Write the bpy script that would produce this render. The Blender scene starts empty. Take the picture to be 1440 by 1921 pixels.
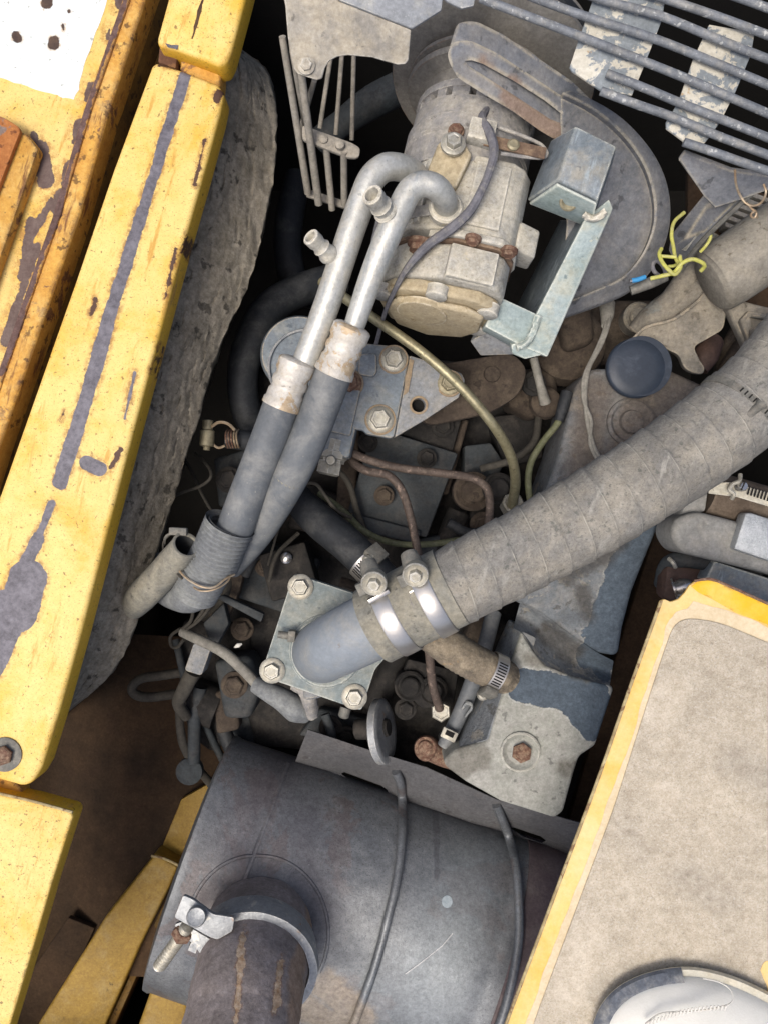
import bpy, bmesh, math, random
from mathutils import Vector, Matrix, noise
random.seed(7)
sc = bpy.context.scene
R = math.radians
# ---------------- camera ----------------
CAMZ = 0.85; FPX = 1544.0
cam = bpy.data.cameras.new('camera'); co = bpy.data.objects.new('camera', cam)
sc.collection.objects.link(co); co.location = (0, 0, CAMZ); co.rotation_euler = (0, 0, 0)
cam.sensor_fit = 'HORIZONTAL'; cam.sensor_width = 36; cam.lens = 36*FPX/1440
cam.clip_start = 0.02; cam.clip_end = 200
sc.camera = co
sc.render.resolution_x = 767; sc.render.resolution_y = 1024
# ---------------- light ----------------
SUN_EL, SUN_AZ = 70, 232       # azimuth clockwise from +Y
w = bpy.data.worlds.new('World'); sc.world = w; w.use_nodes = True
wn = w.node_tree; bg = wn.nodes['Background']
sky = wn.nodes.new('ShaderNodeTexSky'); sky.sky_type = 'NISHITA'; sky.sun_disc = False
sky.sun_elevation = R(SUN_EL); sky.sun_rotation = R(SUN_AZ); sky.air_density = .7; sky.dust_density = 5.0; sky.ozone_density = 1.0
wn.links.new(sky.outputs[0], bg.inputs[0]); bg.inputs[1].default_value = 0.15
sl = bpy.data.lights.new('sun', 'SUN'); so = bpy.data.objects.new('sun', sl); sc.collection.objects.link(so)
sl.energy = 1.5; sl.angle = R(20); sl.color = (1, 0.96, 0.9)
so.rotation_euler = (R(90-SUN_EL), 0, R(180-SUN_AZ))
sc.view_settings.view_transform = 'Standard'; sc.view_settings.look = 'None'
sc.view_settings.exposure = 0.33; sc.view_settings.gamma = 1
# ---------------- mapping: photo pixel + height -> metres ----------------
def S(z): return (CAMZ - z)/FPX
def P(px, py, z=0.0):
    s = S(z); return Vector(((px-720)*s, (960.5-py)*s, z))
def V3(p): return p if isinstance(p, Vector) else P(*p)
# ---------------- materials ----------------
def lin(c):
    if isinstance(c, str):
        c = [int(c[i:i+2], 16)/255 for i in (0, 2, 4)]
        return tuple(x/12.92 if x <= .04045 else ((x+.055)/1.055)**2.4 for x in c) + (1,)
    return tuple(c) + ((1,) if len(c) == 3 else ())
MATS = {}
class NT:
    def __init__(s, name):
        s.m = bpy.data.materials.new(name); s.m.use_nodes = True; s.t = s.m.node_tree; s.t.nodes.clear()
        s.out = s.n('ShaderNodeOutputMaterial'); s.b = s.n('ShaderNodeBsdfPrincipled')
        s.t.links.new(s.b.outputs[0], s.out.inputs[0]); s.geo = s.n('ShaderNodeNewGeometry')
    def n(s, t, **k):
        x = s.t.nodes.new(t)
        for a, v in k.items(): setattr(x, a, v)
        return x
    def put(s, sock, v):
        if isinstance(v, bpy.types.NodeSocket): s.t.links.new(v, sock)
        elif v is not None: sock.default_value = v
    def math(s, op, a, b=None, c=None, clamp=False):
        x = s.n('ShaderNodeMath', operation=op, use_clamp=clamp); s.put(x.inputs[0], a)
        if b is not None: s.put(x.inputs[1], b)
        if c is not None: s.put(x.inputs[2], c)
        return x.outputs[0]
    def ss(s, v, a, b):
        x = s.n('ShaderNodeMapRange', interpolation_type='SMOOTHSTEP'); s.put(x.inputs[0], v)
        x.inputs[1].default_value = a; x.inputs[2].default_value = b; return x.outputs[0]
    def noise(s, vec, scale, detail=4, rough=.6, dist=0.0):
        x = s.n('ShaderNodeTexNoise'); s.put(x.inputs['Vector'], vec); x.inputs['Scale'].default_value = scale
        x.inputs['Detail'].default_value = detail; x.inputs['Roughness'].default_value = rough; x.inputs['Distortion'].default_value = dist
        return x.outputs[0]
    def vor(s, vec, scale, feature='F1'):
        x = s.n('ShaderNodeTexVoronoi', feature=feature); s.put(x.inputs['Vector'], vec); x.inputs['Scale'].default_value = scale
        return x
    def mapv(s, scale=(1, 1, 1), rot=(0, 0, 0), loc=(0, 0, 0)):
        x = s.n('ShaderNodeMapping'); s.put(x.inputs[0], s.geo.outputs['Position'])
        x.inputs[1].default_value = loc; x.inputs[2].default_value = rot; x.inputs[3].default_value = scale; return x.outputs[0]
    def mix(s, f, a, b, mode='MIX'):
        x = s.n('ShaderNodeMix', data_type='RGBA', blend_type=mode); s.put(x.inputs[0], f)
        s.put(x.inputs[6], a if isinstance(a, bpy.types.NodeSocket) else lin(a)); s.put(x.inputs[7], b if isinstance(b, bpy.types.NodeSocket) else lin(b))
        return x.outputs[2]
    def ramp(s, v, stops):
        x = s.n('ShaderNodeValToRGB'); s.put(x.inputs[0], v); e = x.color_ramp.elements
        while len(e) < len(stops): e.new(.5)
        for el, (p, c) in zip(e, stops): el.position = p; el.color = lin(c)
        return x.outputs[0]
def mat(name, a, b=None, sc1=25, dust=None, dust_amt=.5, spots=None, spot_sc=120, spot_th=.66, edge=None, edge_w=.004, edge_amt=.6,
        streak=None, rough=.7, rough2=None, metal=0.0, bump=.3, bsc=300, grain=0.17, spot_amt=.7, blot=None, blot_sc=14, blot_th=.6, seed=0, spec=.4, fine=None, wear_tone=()):
    N = NT(name); pos = N.mapv(loc=(seed*3.1, seed*1.7, seed*.9))
    n1 = N.noise(pos, sc1, 6, .62)
    col = N.ramp(n1, [(.32, a), (.68, b or a)])
    if blot:     # large worn blotches with hard ragged borders
        nb = N.noise(pos, blot_sc, 9, .68, .4); mb = N.math('MULTIPLY', N.ss(nb, blot_th-.012, blot_th+.02), .85); col = N.mix(mb, col, blot)
    if dust:     # dust that has settled on upward faces
        sx = N.n('ShaderNodeSeparateXYZ'); N.put(sx.inputs[0], N.geo.outputs['Normal'])
        up = N.ss(sx.outputs[2], -.1, .9); nd = N.noise(pos, sc1*1.7, 7, .7, .3)
        dm = N.math('MULTIPLY', up, N.ss(nd, .62-.5*dust_amt, .78-.25*dust_amt)); dm = N.math('MULTIPLY', dm, min(1, .45+.5*dust_amt))
        col = N.mix(dm, col, dust)
    if spots:
        v = N.noise(pos, spot_sc, 3, .55); m = N.math('MULTIPLY', N.ss(N.math('ADD', v, N.math('MULTIPLY', N.noise(pos, spot_sc*5, 3, .6), .10)), spot_th+.03, spot_th+.10), spot_amt); col = N.mix(m, col, spots)
    if fine:
        v = N.noise(pos, 700, 2, .5); m = N.ss(v, .60, .68); col = N.mix(N.math('MULTIPLY', m, .6), col, fine)
    if streak:
        rv = N.mapv(rot=(0, 0, R(15)), loc=(seed, 0, 0)); mp = N.n('ShaderNodeMapping'); N.put(mp.inputs[0], rv); mp.inputs[3].default_value = (80, 12, 50); v = N.noise(mp.outputs[0], 1.0, 6, .7); m = N.ss(v, .56, .68); col = N.mix(m, col, streak)
    if edge:
        bv = N.n('ShaderNodeBevel', samples=4); bv.inputs[0].default_value = edge_w
        d = N.n('ShaderNodeVectorMath', operation='DOT_PRODUCT'); N.put(d.inputs[0], bv.outputs[0]); N.put(d.inputs[1], N.geo.outputs['Normal'])
        e = N.ss(d.outputs['Value'], .995, .93); ne = N.noise(pos, 90, 6, .7)
        em = N.math('MULTIPLY', e, N.ss(ne, .62-.3*edge_amt, .66-.2*edge_amt)); col = N.mix(em, col, edge)
    wm = None
    for wr in wear_tone:      # worn places, soft tone patches and painted shade: capsules with ragged borders
        fl = N.n('ShaderNodeVectorMath', operation='MULTIPLY'); N.put(fl.inputs[0], N.geo.outputs['Position']); fl.inputs[1].default_value = (1, 1, 0); dd = None; s_ = S(wr['z'])
        for x0, y0, x1, y1, rr in wr['caps']:
            p, q = P(x0, y0, wr['z']), P(x1, y1, wr['z']); p.z = q.z = 0; ba = q-p
            pa = N.n('ShaderNodeVectorMath', operation='SUBTRACT'); N.put(pa.inputs[0], fl.outputs[0]); pa.inputs[1].default_value = p
            dt = N.n('ShaderNodeVectorMath', operation='DOT_PRODUCT'); N.put(dt.inputs[0], pa.outputs[0]); dt.inputs[1].default_value = ba/max(1e-9, ba.dot(ba))
            h = N.math('MULTIPLY', dt.outputs['Value'], 1.0, clamp=True)
            sc_ = N.n('ShaderNodeVectorMath', operation='SCALE'); sc_.inputs[0].default_value = ba; N.put(sc_.inputs['Scale'], h)
            sb = N.n('ShaderNodeVectorMath', operation='DISTANCE'); N.put(sb.inputs[0], pa.outputs[0]); N.put(sb.inputs[1], sc_.outputs[0])
            d_ = N.math('SUBTRACT', sb.outputs['Value'], rr*s_); dd = d_ if dd is None else N.math('MINIMUM', dd, d_)
        nz = N.math('ADD', N.noise(pos, wr.get('nsc', 70), 8, .68), N.math('MULTIPLY', N.noise(pos, wr.get('nsc', 70)*.3, 3, .5), .6))
        dd = N.math('ADD', dd, N.math('MULTIPLY', N.math('SUBTRACT', nz, .8), wr.get('amp', 8)*s_*2)); so_ = wr.get('soft', .8)*s_
        if wr.get('halo'):
            hw = wr.get('hw', 8)*s_; hm = N.math('MULTIPLY', N.ss(dd, hw, 0.0), N.ss(N.noise(pos, 140, 6, .75), .42, .6)); col = N.mix(N.math('MULTIPLY', hm, .8), col, wr['halo'])
        cw = N.ramp(N.noise(pos, 110, 9, .78), [(.38, wr['col']), (.62, wr.get('col2', wr['col']))])
        mk_ = N.ss(dd, so_, -so_); col = N.mix(N.math('MULTIPLY', mk_, wr.get('amt', 1.0)), col, cw)
        if 'soft' not in wr: wm = mk_ if wm is None else N.math('ADD', wm, mk_)
    g = N.noise(pos, bsc, 4, .7)
    if grain:
        col = N.mix(grain*2, col, N.ramp(g, [(.3, (.18,)*3), (.7, (.82,)*3)]), 'SOFT_LIGHT')
        col = N.mix(grain*2, col, N.ramp(N.noise(pos, 70, 8, .75), [(.3, (.2,)*3), (.7, (.8,)*3)]), 'SOFT_LIGHT')
    if grain:
        mo = N.noise(pos, 170, 6, .8, .3); col = N.mix(min(.9, grain*2.2), col, N.ramp(mo, [(.34, (.22,)*3), (.66, (.78,)*3)]), 'SOFT_LIGHT')
    N.put(N.b.inputs['Base Color'], col)
    N.put(N.b.inputs['Roughness'], N.math('MULTIPLY_ADD', n1, (rough2 if rough2 is not None else rough+.15)-rough, rough))
    N.b.inputs['Metallic'].default_value = metal; N.b.inputs['Specular IOR Level'].default_value = spec
    if bump:
        bp = N.n('ShaderNodeBump'); bp.inputs['Strength'].default_value = bump; bp.inputs['Distance'].default_value = .001
        h = N.math('ADD', g, N.math('MULTIPLY', n1, 1.5))
        if wm is not None: h = N.math('SUBTRACT', h, N.math('MULTIPLY', wm, .5/bump))
        N.put(bp.inputs['Height'], h); N.put(N.b.inputs['Normal'], bp.outputs[0])
    MATS[name] = N.m; return N.m
# ---------------- geometry helpers (all return a bmesh in metres, world space) ----------------
def cat(pts, res):
    pts = [Vector(p) for p in pts]
    if len(pts) == 2: return [pts[0].lerp(pts[1], i/res) for i in range(res+1)], [i/res for i in range(res+1)]
    out, par = [], []; n = len(pts)
    for i in range(n-1):
        p0 = pts[i-1] if i else pts[0]*2-pts[1]; p1, p2 = pts[i], pts[i+1]; p3 = pts[i+2] if i+2 < n else pts[-1]*2-pts[-2]
        # centripetal-ish: plain catmull with limited tangents
        d = (p2-p1).length; t1 = (p2-p0); t2 = (p3-p1)
        t1 = t1.normalized()*d if t1.length > 1e-9 else t1; t2 = t2.normalized()*d if t2.length > 1e-9 else t2
        for k in range(res + (1 if i == n-2 else 0)):
            t = k/res; h1 = 2*t**3-3*t*t+1; h2 = t**3-2*t*t+t; h3 = -2*t**3+3*t*t; h4 = t**3-t*t
            out.append(p1*h1+t1*h2+p2*h3+t2*h4); par.append(i+t)
    return out, par
def rings(bm, cs, rs, n, cap0=True, cap1=True, rfun=None, squash=1.0, up=None):
    uv = bm.loops.layers.uv.verify()
    T = [(cs[min(i+1, len(cs)-1)]-cs[max(i-1, 0)]).normalized() for i in range(len(cs))]
    t0 = T[0]; ref = Vector(up) if up else (Vector((0, 0, 1)) if abs(t0.z) < .9 else Vector((0, 1, 0)))
    nrm = (ref - t0*ref.dot(t0)).normalized(); L = 0; prev = None; us = []; all_ = []
    for i, c in enumerate(cs):
        if i:
            nrm = (nrm - T[i]*nrm.dot(T[i])).normalized(); L += (c-cs[i-1]).length
        bi = T[i].cross(nrm); ring = []
        for k in range(n):
            a = 2*math.pi*k/n; r = rs[i]
            if rfun: r = rfun(r, L, a/(2*math.pi), c)
            ring.append(bm.verts.new(c + nrm*(r*math.cos(a)*squash) + bi*(r*math.sin(a))))
        us.append(L); all_.append(ring)
    for i in range(len(all_)-1):
        for k in range(n):
            f = bm.faces.new((all_[i][k], all_[i+1][k], all_[i+1][(k+1) % n], all_[i][(k+1) % n]))
            for l, (u, v) in zip(f.loops, ((us[i], k/n), (us[i+1], k/n), (us[i+1], (k+1)/n), (us[i], (k+1)/n))): l[uv].uv = (u, v)
    if cap0: bm.faces.new(all_[0])
    if cap1: bm.faces.new(list(reversed(all_[-1])))
    return all_
def tube(pts, r, n=14, res=6, bm=None, cap0=True, cap1=True, rfun=None, squash=1.0):
    """pts: (px,py,z); r: radius in photo pixels (scalar or list)"""
    bm = bm or bmesh.new(); W = [V3(p) for p in pts]
    cs, par = cat(W, res); rl = r if isinstance(r, (list, tuple)) else [r]*len(pts)
    rs = []
    for c, t in zip(cs, par):
        i = min(int(t), len(pts)-2); f = t-i; rs.append((rl[i]*(1-f)+rl[i+1]*f)*S(c.z))
    rings(bm, cs, rs, n, cap0, cap1, rfun, squash); return bm
def lathe(c, ax, prof, n=28, bm=None, cap0=True, cap1=True):
    """prof: [(height along axis, radius)] in metres"""
    bm = bm or bmesh.new(); ax = Vector(ax).normalized(); ref = Vector((0, 0, 1)) if abs(ax.z) < .9 else Vector((0, 1, 0))
    if cap0 and prof[0][0] == 0: prof = [(-.0013, prof[0][1])] + list(prof[1:])
    u = (ref-ax*ref.dot(ax)).normalized(); v = ax.cross(u); rr = []
    for h, r in prof: rr.append([bm.verts.new(c+ax*h+u*(r*math.cos(2*math.pi*k/n))+v*(r*math.sin(2*math.pi*k/n))) for k in range(n)])
    for i in range(len(rr)-1):
        for k in range(n): bm.faces.new((rr[i][k], rr[i][(k+1) % n], rr[i+1][(k+1) % n], rr[i+1][k]))
    if cap0: bm.faces.new(list(reversed(rr[0])))
    if cap1: bm.faces.new(rr[-1])
    return bm
def bev(bm, off, seg=2, ang=30):
    if off <= 0: return bm
    bmesh.ops.recalc_face_normals(bm, faces=bm.faces)
    es = [e for e in bm.edges if len(e.link_faces) == 2 and e.calc_face_angle(0) > R(ang)]
    bmesh.ops.bevel(bm, geom=es, offset=off, segments=seg, affect='EDGES', clamp_overlap=True, profile=.5); return bm
def prism(loop, t=.01, bevel=.0015, vec=None, holes=(), bm=None, seg=2):
    """loop/holes: (px,py,z) or Vectors for the front face; extruded by t metres away from the camera (or by vec)"""
    own = bm is None; b = bmesh.new(); loops = [[V3(p) for p in l] for l in [loop]+list(holes)]
    es = []
    for l in loops:
        vs = [b.verts.new(p) for p in l]; es += [b.edges.new((vs[i], vs[(i+1) % len(vs)])) for i in range(len(vs))]
    if holes: bmesh.ops.triangle_fill(b, edges=es, use_beauty=True)
    else: b.faces.new(b.verts)
    bmesh.ops.recalc_face_normals(b, faces=b.faces)
    nn = sum((f.normal*f.calc_area() for f in b.faces), Vector()).normalized()
    if nn.z < 0: nn = -nn
    mv = Vector(vec) if vec is not None else -nn*t
    r = bmesh.ops.extrude_face_region(b, geom=list(b.faces), use_keep_orig=True)
    bmesh.ops.translate(b, verts=[g for g in r['geom'] if isinstance(g, bmesh.types.BMVert)], vec=mv)
    bev(b, bevel, seg)
    if own: return b
    return join(bm, b)
def join(a, b):
    me = bpy.data.meshes.new('tmp'); b.to_mesh(me); b.free(); a.from_mesh(me); bpy.data.meshes.remove(me); return a
def obox(c, ax, ay, hx, hy, hz, bevel=.001, seg=2):
    ax = Vector(ax).normalized(); ay = Vector(ay); ay = (ay-ax*ay.dot(ax)).normalized(); az = ax.cross(ay); b = bmesh.new()
    vs = [b.verts.new(c+ax*(hx*i)+ay*(hy*j)+az*(hz*k)) for i in (-1, 1) for j in (-1, 1) for k in (-1, 1)]
    for f in ((0, 1, 3, 2), (4, 6, 7, 5), (0, 4, 5, 1), (2, 3, 7, 6), (0, 2, 6, 4), (1, 5, 7, 3)): b.faces.new([vs[i] for i in f])
    return bev(b, bevel, seg)
def jag(loop, amp, it=3, seed=1):
    rnd = random.Random(seed); z = loop[0][2]; L = [(p[0], p[1], p[2]) for p in loop]
    for k in range(it):
        o = []
        for i, p in enumerate(L):
            q = L[(i+1) % len(L)]; o.append(p); d = (q[0]-p[0], q[1]-p[1]); l = math.hypot(*d) or 1
            o.append(((p[0]+q[0])/2 - d[1]/l*rnd.uniform(-1, 1)*amp*min(1, l/25), (p[1]+q[1])/2 + d[0]/l*rnd.uniform(-1, 1)*amp*min(1, l/25), (p[2]+q[2])/2))
        L = o; amp *= .55
    return L
def rnd_poly(loop, r, seg=5):
    """round the corners of a pixel polygon"""
    out = []; n = len(loop)
    for i in range(n):
        a, b, c = [Vector(loop[j % n]) for j in (i-1, i, i+1)]; d1 = (a-b); d2 = (c-b); k = min(r, d1.length*.45, d2.length*.45)
        p, q = b+d1.normalized()*k, b+d2.normalized()*k
        for s in range(seg+1): t = s/seg; out.append(tuple(p*(1-t)**2+b*(2*t*(1-t))+q*t*t))
    return out
def circ(px, py, z, r, n=20, ry=None, rot=0):
    ry = ry or r; c, s = math.cos(rot), math.sin(rot)
    return [(px+r*math.cos(a)*c-ry*math.sin(a)*s, py+r*math.cos(a)*s+ry*math.sin(a)*c, z) for a in (2*math.pi*k/n for k in range(n))]
def slab(loop2, z, t=.01, bevel=.0015, holes=(), seg=2): return prism([(x, y, z) for x, y in loop2], t, bevel, holes=[[(x, y, z) for x, y in h] for h in holes], seg=seg)
def hexbolt(c, ax, r, h=None, flange=1.45, n=24, washer=True, dome=.12):
    """hex head on a flange; c = seat point, ax = direction the head points"""
    h = h or r*.75; b = bmesh.new(); ax = Vector(ax).normalized()
    if washer: lathe(c, ax, [(-.002, r*flange), (r*.16, r*flange), (r*.24, r*flange*.93), (r*.3, r*1.0)], n, b)
    a = random.uniform(0, 1); ref = Vector((math.cos(a), math.sin(a), .1)); u = (ref-ax*ref.dot(ax)).normalized(); v = ax.cross(u); rr = []
    for hh, k in ((r*.2, 1.0), (h*.82, 1.0), (h, .86), (h*1.0, .7), (h-r*dome*.5, .62)):
        rr.append([b.verts.new(c+ax*hh+u*(r*k*math.cos(math.pi*i/3))+v*(r*k*math.sin(math.pi*i/3))) for i in range(6)])
    for i in range(len(rr)-1):
        for k in range(6): b.faces.new((rr[i][k], rr[i][(k+1) % 6], rr[i+1][(k+1) % 6], rr[i+1][k]))
    b.faces.new(rr[-1]); return b
def rough_up(bm, amp, scale, cuts=0):
    if cuts: bmesh.ops.subdivide_edges(bm, edges=bm.edges, cuts=cuts, use_grid_fill=True)
    bm.normal_update()
    for v in bm.verts: v.co += v.normal*(noise.fractal(v.co*scale, 1.0, 2.0, 4)*amp)
    return bm
# ---------------- object helpers ----------------
COL = sc.collection
def mk(name, bm, material, origin, parent=None, ang=38, smooth=True):
    bmesh.ops.recalc_face_normals(bm, faces=bm.faces)
    me = bpy.data.meshes.new(name); bmesh.ops.translate(bm, verts=bm.verts, vec=-origin); bm.to_mesh(me); bm.free()
    me.materials.append(MATS[material] if isinstance(material, str) else material)
    if smooth:
        me.polygons.foreach_set('use_smooth', [True]*len(me.polygons)); me.set_sharp_from_angle(angle=R(ang))
    o = bpy.data.objects.new(name, me); COL.objects.link(o)
    if parent: o.parent = parent
    return o
class Thing:
    def __init__(s, name, label, category, base, group=None):
        s.o = bpy.data.objects.new(name, None); COL.objects.link(s.o); s.base = V3(base); s.o.location = s.base; s.o.empty_display_size = .02
        s.o['label'] = label; s.o['category'] = category
        if group: s.o['group'] = group
    def add(s, name, bm, material, parent=None, label=None, ang=38):
        o = mk(name, bm, material, s.base, parent or s.o, ang)
        if label: o['label'] = label
        return o
def single(name, label, category, bm, material, base, group=None, ang=38):
    b = V3(base); o = mk(name, bm, material, b, None, ang); o.location = b; o['label'] = label; o['category'] = category
    if group: o['group'] = group
    return o
def struct(name, bm, material, kind='structure'):
    o = mk(name, bm, material, Vector((0, 0, 0))); o['kind'] = kind; return o
UP = Vector((0, 0, 1))
# ================= materials =================
mat('yellow', 'dcae34', 'd4a42c', sc1=9, spots='5a4022', spot_sc=230, spot_th=.655, edge='5a3b2c', edge_w=.004, edge_amt=.35, rough=.5, bump=.12, fine='8a6a2a', dust='e6cb80', streak='c79a48', dust_amt=0.78, blot='6b4430', blot_sc=34, blot_th=.705, grain=0.08)
mat('yellow_rail', 'dcae34', 'd4a42c', sc1=9, spots='5a4022', spot_sc=230, spot_th=.655, edge='5a3b2c', edge_w=.004, edge_amt=.35, rough=.5, bump=.12, fine='8a6a2a', dust='e6cb80', streak='c79a48', dust_amt=0.78, blot='6b4430', blot_sc=34, blot_th=.705, grain=0.08, wear_tone=[dict(z=.06, caps=[(349,138,268,395,10.5),(268,395,212,570,12),(212,570,166,735,14),(166,735,112,905,14),(97,945,72,1010,8),(72,1010,42,1070,13),(52,1085,34,1150,36),(8,1150,-30,1235,44),(162,868,188,880,13),(253,700,234,785,3)], col='77747a', col2='524f55', halo='8a5c30', amp=6, hw=12, nsc=75), dict(z=.06, caps=[(412,172,404,186,5),(384,262,366,345,2.5),(330,465,310,560,2.5),(297,642,282,700,2),(226,845,208,876,4),(352,440,340,470,2),(180,560,172,590,3),(120,770,112,790,3),(330,128,300,118,3)], col='4e3527', halo='8a5c30', amp=10, hw=9, nsc=130)])
mat('yellow_sheet', 'dcae34', 'd4a42c', sc1=9, spots='5a4022', spot_sc=230, spot_th=.655, edge='5a3b2c', edge_w=.004, edge_amt=.35, rough=.5, bump=.12, fine='8a6a2a', dust='e6cb80', streak='c79a48', dust_amt=0.78, blot='6b4430', blot_sc=34, blot_th=.705, grain=0.08, seed=2, wear_tone=[dict(z=.03, caps=[(75,275,86,335,17),(172,160,165,185,10),(152,235,146,262,12),(205,55,202,70,4),(225,-5,226,12,8),(132,312,124,345,10),(64,255,70,272,10),(118,365,108,395,14),(60,420,40,520,10),(70,460,10,640,9),(95,380,60,440,8)], col='6b5a52', col2='55413a', halo='a8763a', amp=13, hw=22, nsc=60)])
mat('yellow_vivid', 'e3b01c', 'dba81c', sc1=9, spots='4a3020', spot_sc=120, spot_th=.74, edge='6a4530', edge_w=.003, edge_amt=.4, rough=0.4, bump=.1, dust='e0bf70', dust_amt=0.4, grain=.06)
mat('yellow_rust', 'd0a04a', 'bd8a3c', sc1=22, streak='7a5232', spots='3c2820', spot_sc=90, spot_th=.62, edge='4a3430', edge_w=.006, edge_amt=.8, rough=.7, bump=.5, blot='6d4a3c', blot_sc=26, blot_th=0.6, dust='d6b26a', dust_amt=.4, wear_tone=[dict(z=.037, caps=[(236,0,164,205,5),(164,205,107,400,6),(107,400,2,700,6)], col='6b5550', col2='533c34', halo='9a6a3a', amp=12, hw=14, nsc=60)])
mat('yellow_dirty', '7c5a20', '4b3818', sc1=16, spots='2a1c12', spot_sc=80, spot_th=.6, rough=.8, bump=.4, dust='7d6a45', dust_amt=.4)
mat('yellow_shade', 'a58436', '8d702c', sc1=12, spots='3a2a18', spot_sc=60, spot_th=.7, rough=.55, bump=.15, edge='6b4a26', edge_w=.004, edge_amt=.4, dust='9a8658', dust_amt=.3)  # darker copy of the yellow: the beam's shading put into its colour, with dust
mat('orange_rust', 'b87840', '9c602f', sc1=30, blot='77706a', blot_sc=34, blot_th=.6, spots='5a2f1c', spot_sc=100, spot_th=.63, rough=.7, bump=.4)
mat('white_paint', 'dfe6e4', 'd2dad6', sc1=14, spots='8d8878', spot_sc=170, spot_th=.66, rough=.5, bump=.1, grain=.05, wear_tone=[dict(z=.03, caps=[(88,2,88,6,11),(30,66,33,72,9),(102,78,102,84,10),(118,47,119,55,3),(130,20,130,22,2)], col='5a4636', col2='3d2e26', halo='b89868', amp=5, hw=6, nsc=160)])
mat('rust_spot', '5d4632', '3d2c22', sc1=80, rough=.9, bump=.6)
mat('bare_primer', '6a686c', '5a585c', sc1=60, fine='8d8b96', rough=.75, bump=.3, spots='44424c', spot_sc=200, spot_th=.66)
mat('blue_smear', '9fa9ad', '97a2a6', rough=.6, bump=.1)
mat('foam', '827b6e', '6b6558', sc1=18, spots='2c2a27', spot_sc=60, spot_th=.62, rough=.95, bump=1.0, bsc=260, grain=.22, dust='8e8779', dust_amt=0.5, spec=.1)
mat('rust_brown', '6b4a34', '54392a', sc1=40, spots='8a6440', spot_sc=90, spot_th=.62, rough=.8, bump=.5)
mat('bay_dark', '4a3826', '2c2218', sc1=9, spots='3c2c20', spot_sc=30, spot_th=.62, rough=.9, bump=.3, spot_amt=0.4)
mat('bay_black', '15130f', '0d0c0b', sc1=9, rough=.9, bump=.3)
mat('grey_dusty', '9a958a', '827e76', sc1=26, dust='b3a994', dust_amt=.55, spots='6e6a62', spot_sc=110, spot_th=.66, edge='c3bfb2', edge_w=0.003, edge_amt=.5, rough=.75, bump=.35)
mat('blue_zinc', '94979a', '84888b', sc1=20, dust='a9a79c', dust_amt=.3, spots='c9c9c4', spot_sc=130, spot_th=.68, edge='cfcdc4', edge_w=.0015, edge_amt=.7, rough=.6, metal=.1, bump=.3)
mat('strap_peel', 'c9c5b6', 'b3ae9f', sc1=24, blot='6d7881', blot_sc=42, blot_th=0.5, spots='a8895c', spot_sc=80, spot_th=.7, rough=.65, bump=.4)
mat('rod', '787c80', '63676b', sc1=40, spots='b9bab4', spot_sc=190, spot_th=.63, rough=.55, metal=.15, bump=.5, dust='9a978e', dust_amt=.35)
mat('rod_dusty', '8c887e', '726e66', sc1=40, rough=.8, bump=.3, dust='a59d8e', dust_amt=.6)
mat('alloy', 'a6a49b', '8d8b84', sc1=28, dust='c0b9a6', dust_amt=.6, spots='7a7160', spot_sc=150, spot_th=.68, edge='dcd6c4', edge_w=0.0035, edge_amt=0.8, rough=.75, bump=.6, bsc=420, blot='b5a682', blot_sc=26, blot_th=.63, grain=0.24)
mat('alloy_grey', '8d8b88', '7c7a78', sc1=30, dust='aaa496', dust_amt=.5, spots='5e5a56', spot_sc=120, spot_th=.68, edge='bdb8aa', edge_w=.0016, edge_amt=.5, rough=.75, bump=.5)
mat('alloy_tan', 'a89a7c', '968a72', sc1=34, dust='bfb090', dust_amt=.5, rough=.8, bump=.6, spots='7f6c48', spot_sc=90, spot_th=.66, edge='d0c6ad', edge_w=0.0035, edge_amt=0.8)
mat('gasket_rust', '75604e', '5f4e42', sc1=60, rough=.85, bump=.5, dust='9a8468', dust_amt=.4)
mat('rust_bolt', '6f5142', '583e32', sc1=120, spots='8f7660', spot_sc=200, spot_th=.6, rough=.85, bump=.8, dust='95826c', dust_amt=0.45)
mat('pulley', '86837c', '716e68', sc1=16, dust='9a9488', dust_amt=0.45, edge='8a7460', edge_w=.002, edge_amt=.5, rough=.6, bump=.15, metal=.2)
mat('bracket_blue', '757d82', '667076', sc1=18, dust='98917f', dust_amt=.38, spots='454c52', spot_sc=90, spot_th=.66, edge='c6c8bc', edge_w=0.004, edge_amt=0.85, rough=0.45, bump=.35, streak='8d979a')
mat('bracket_teal', '97a4a4', '87958f', sc1=20, dust='b0ad98', dust_amt=.42, spots='5d6e70', spot_sc=120, spot_th=.68, edge='d5d8ca', edge_w=0.004, edge_amt=0.9, rough=0.5, bump=.4, blot='b5b7a6', blot_sc=36, blot_th=.64)
mat('guard_plate', '7b7d80', '5a5d61', sc1=12, dust='8f8b84', dust_amt=0.42, spots='3f4042', spot_sc=60, spot_th=.64, edge='a19a8a', edge_w=0.004, edge_amt=0.8, rough=0.5, bump=.4, blot='8a6a54', blot_sc=17, blot_th=.68)
mat('guard_arm', '7b7d80', '5a5d61', sc1=12, dust='8f8b84', dust_amt=0.42, spots='3f4042', spot_sc=60, spot_th=.64, edge='a19a8a', edge_w=0.004, edge_amt=0.8, rough=0.5, bump=.4, blot='8a6a54', blot_sc=17, blot_th=.68, seed=4, wear_tone=[dict(z=.08, caps=[(960,165,1075,230,24),(900,130,960,165,10)], col='8a7462', col2='76604f', amp=22, soft=9, amt=.8, nsc=45)])
mat('guard_rust', '8f877d', '80736a', sc1=28, dust='a39780', dust_amt=.45, rough=.85, bump=.6, spots='5e4a3c', spot_sc=80, spot_th=.62, blot='6f7477', blot_sc=22, blot_th=.6)
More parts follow.
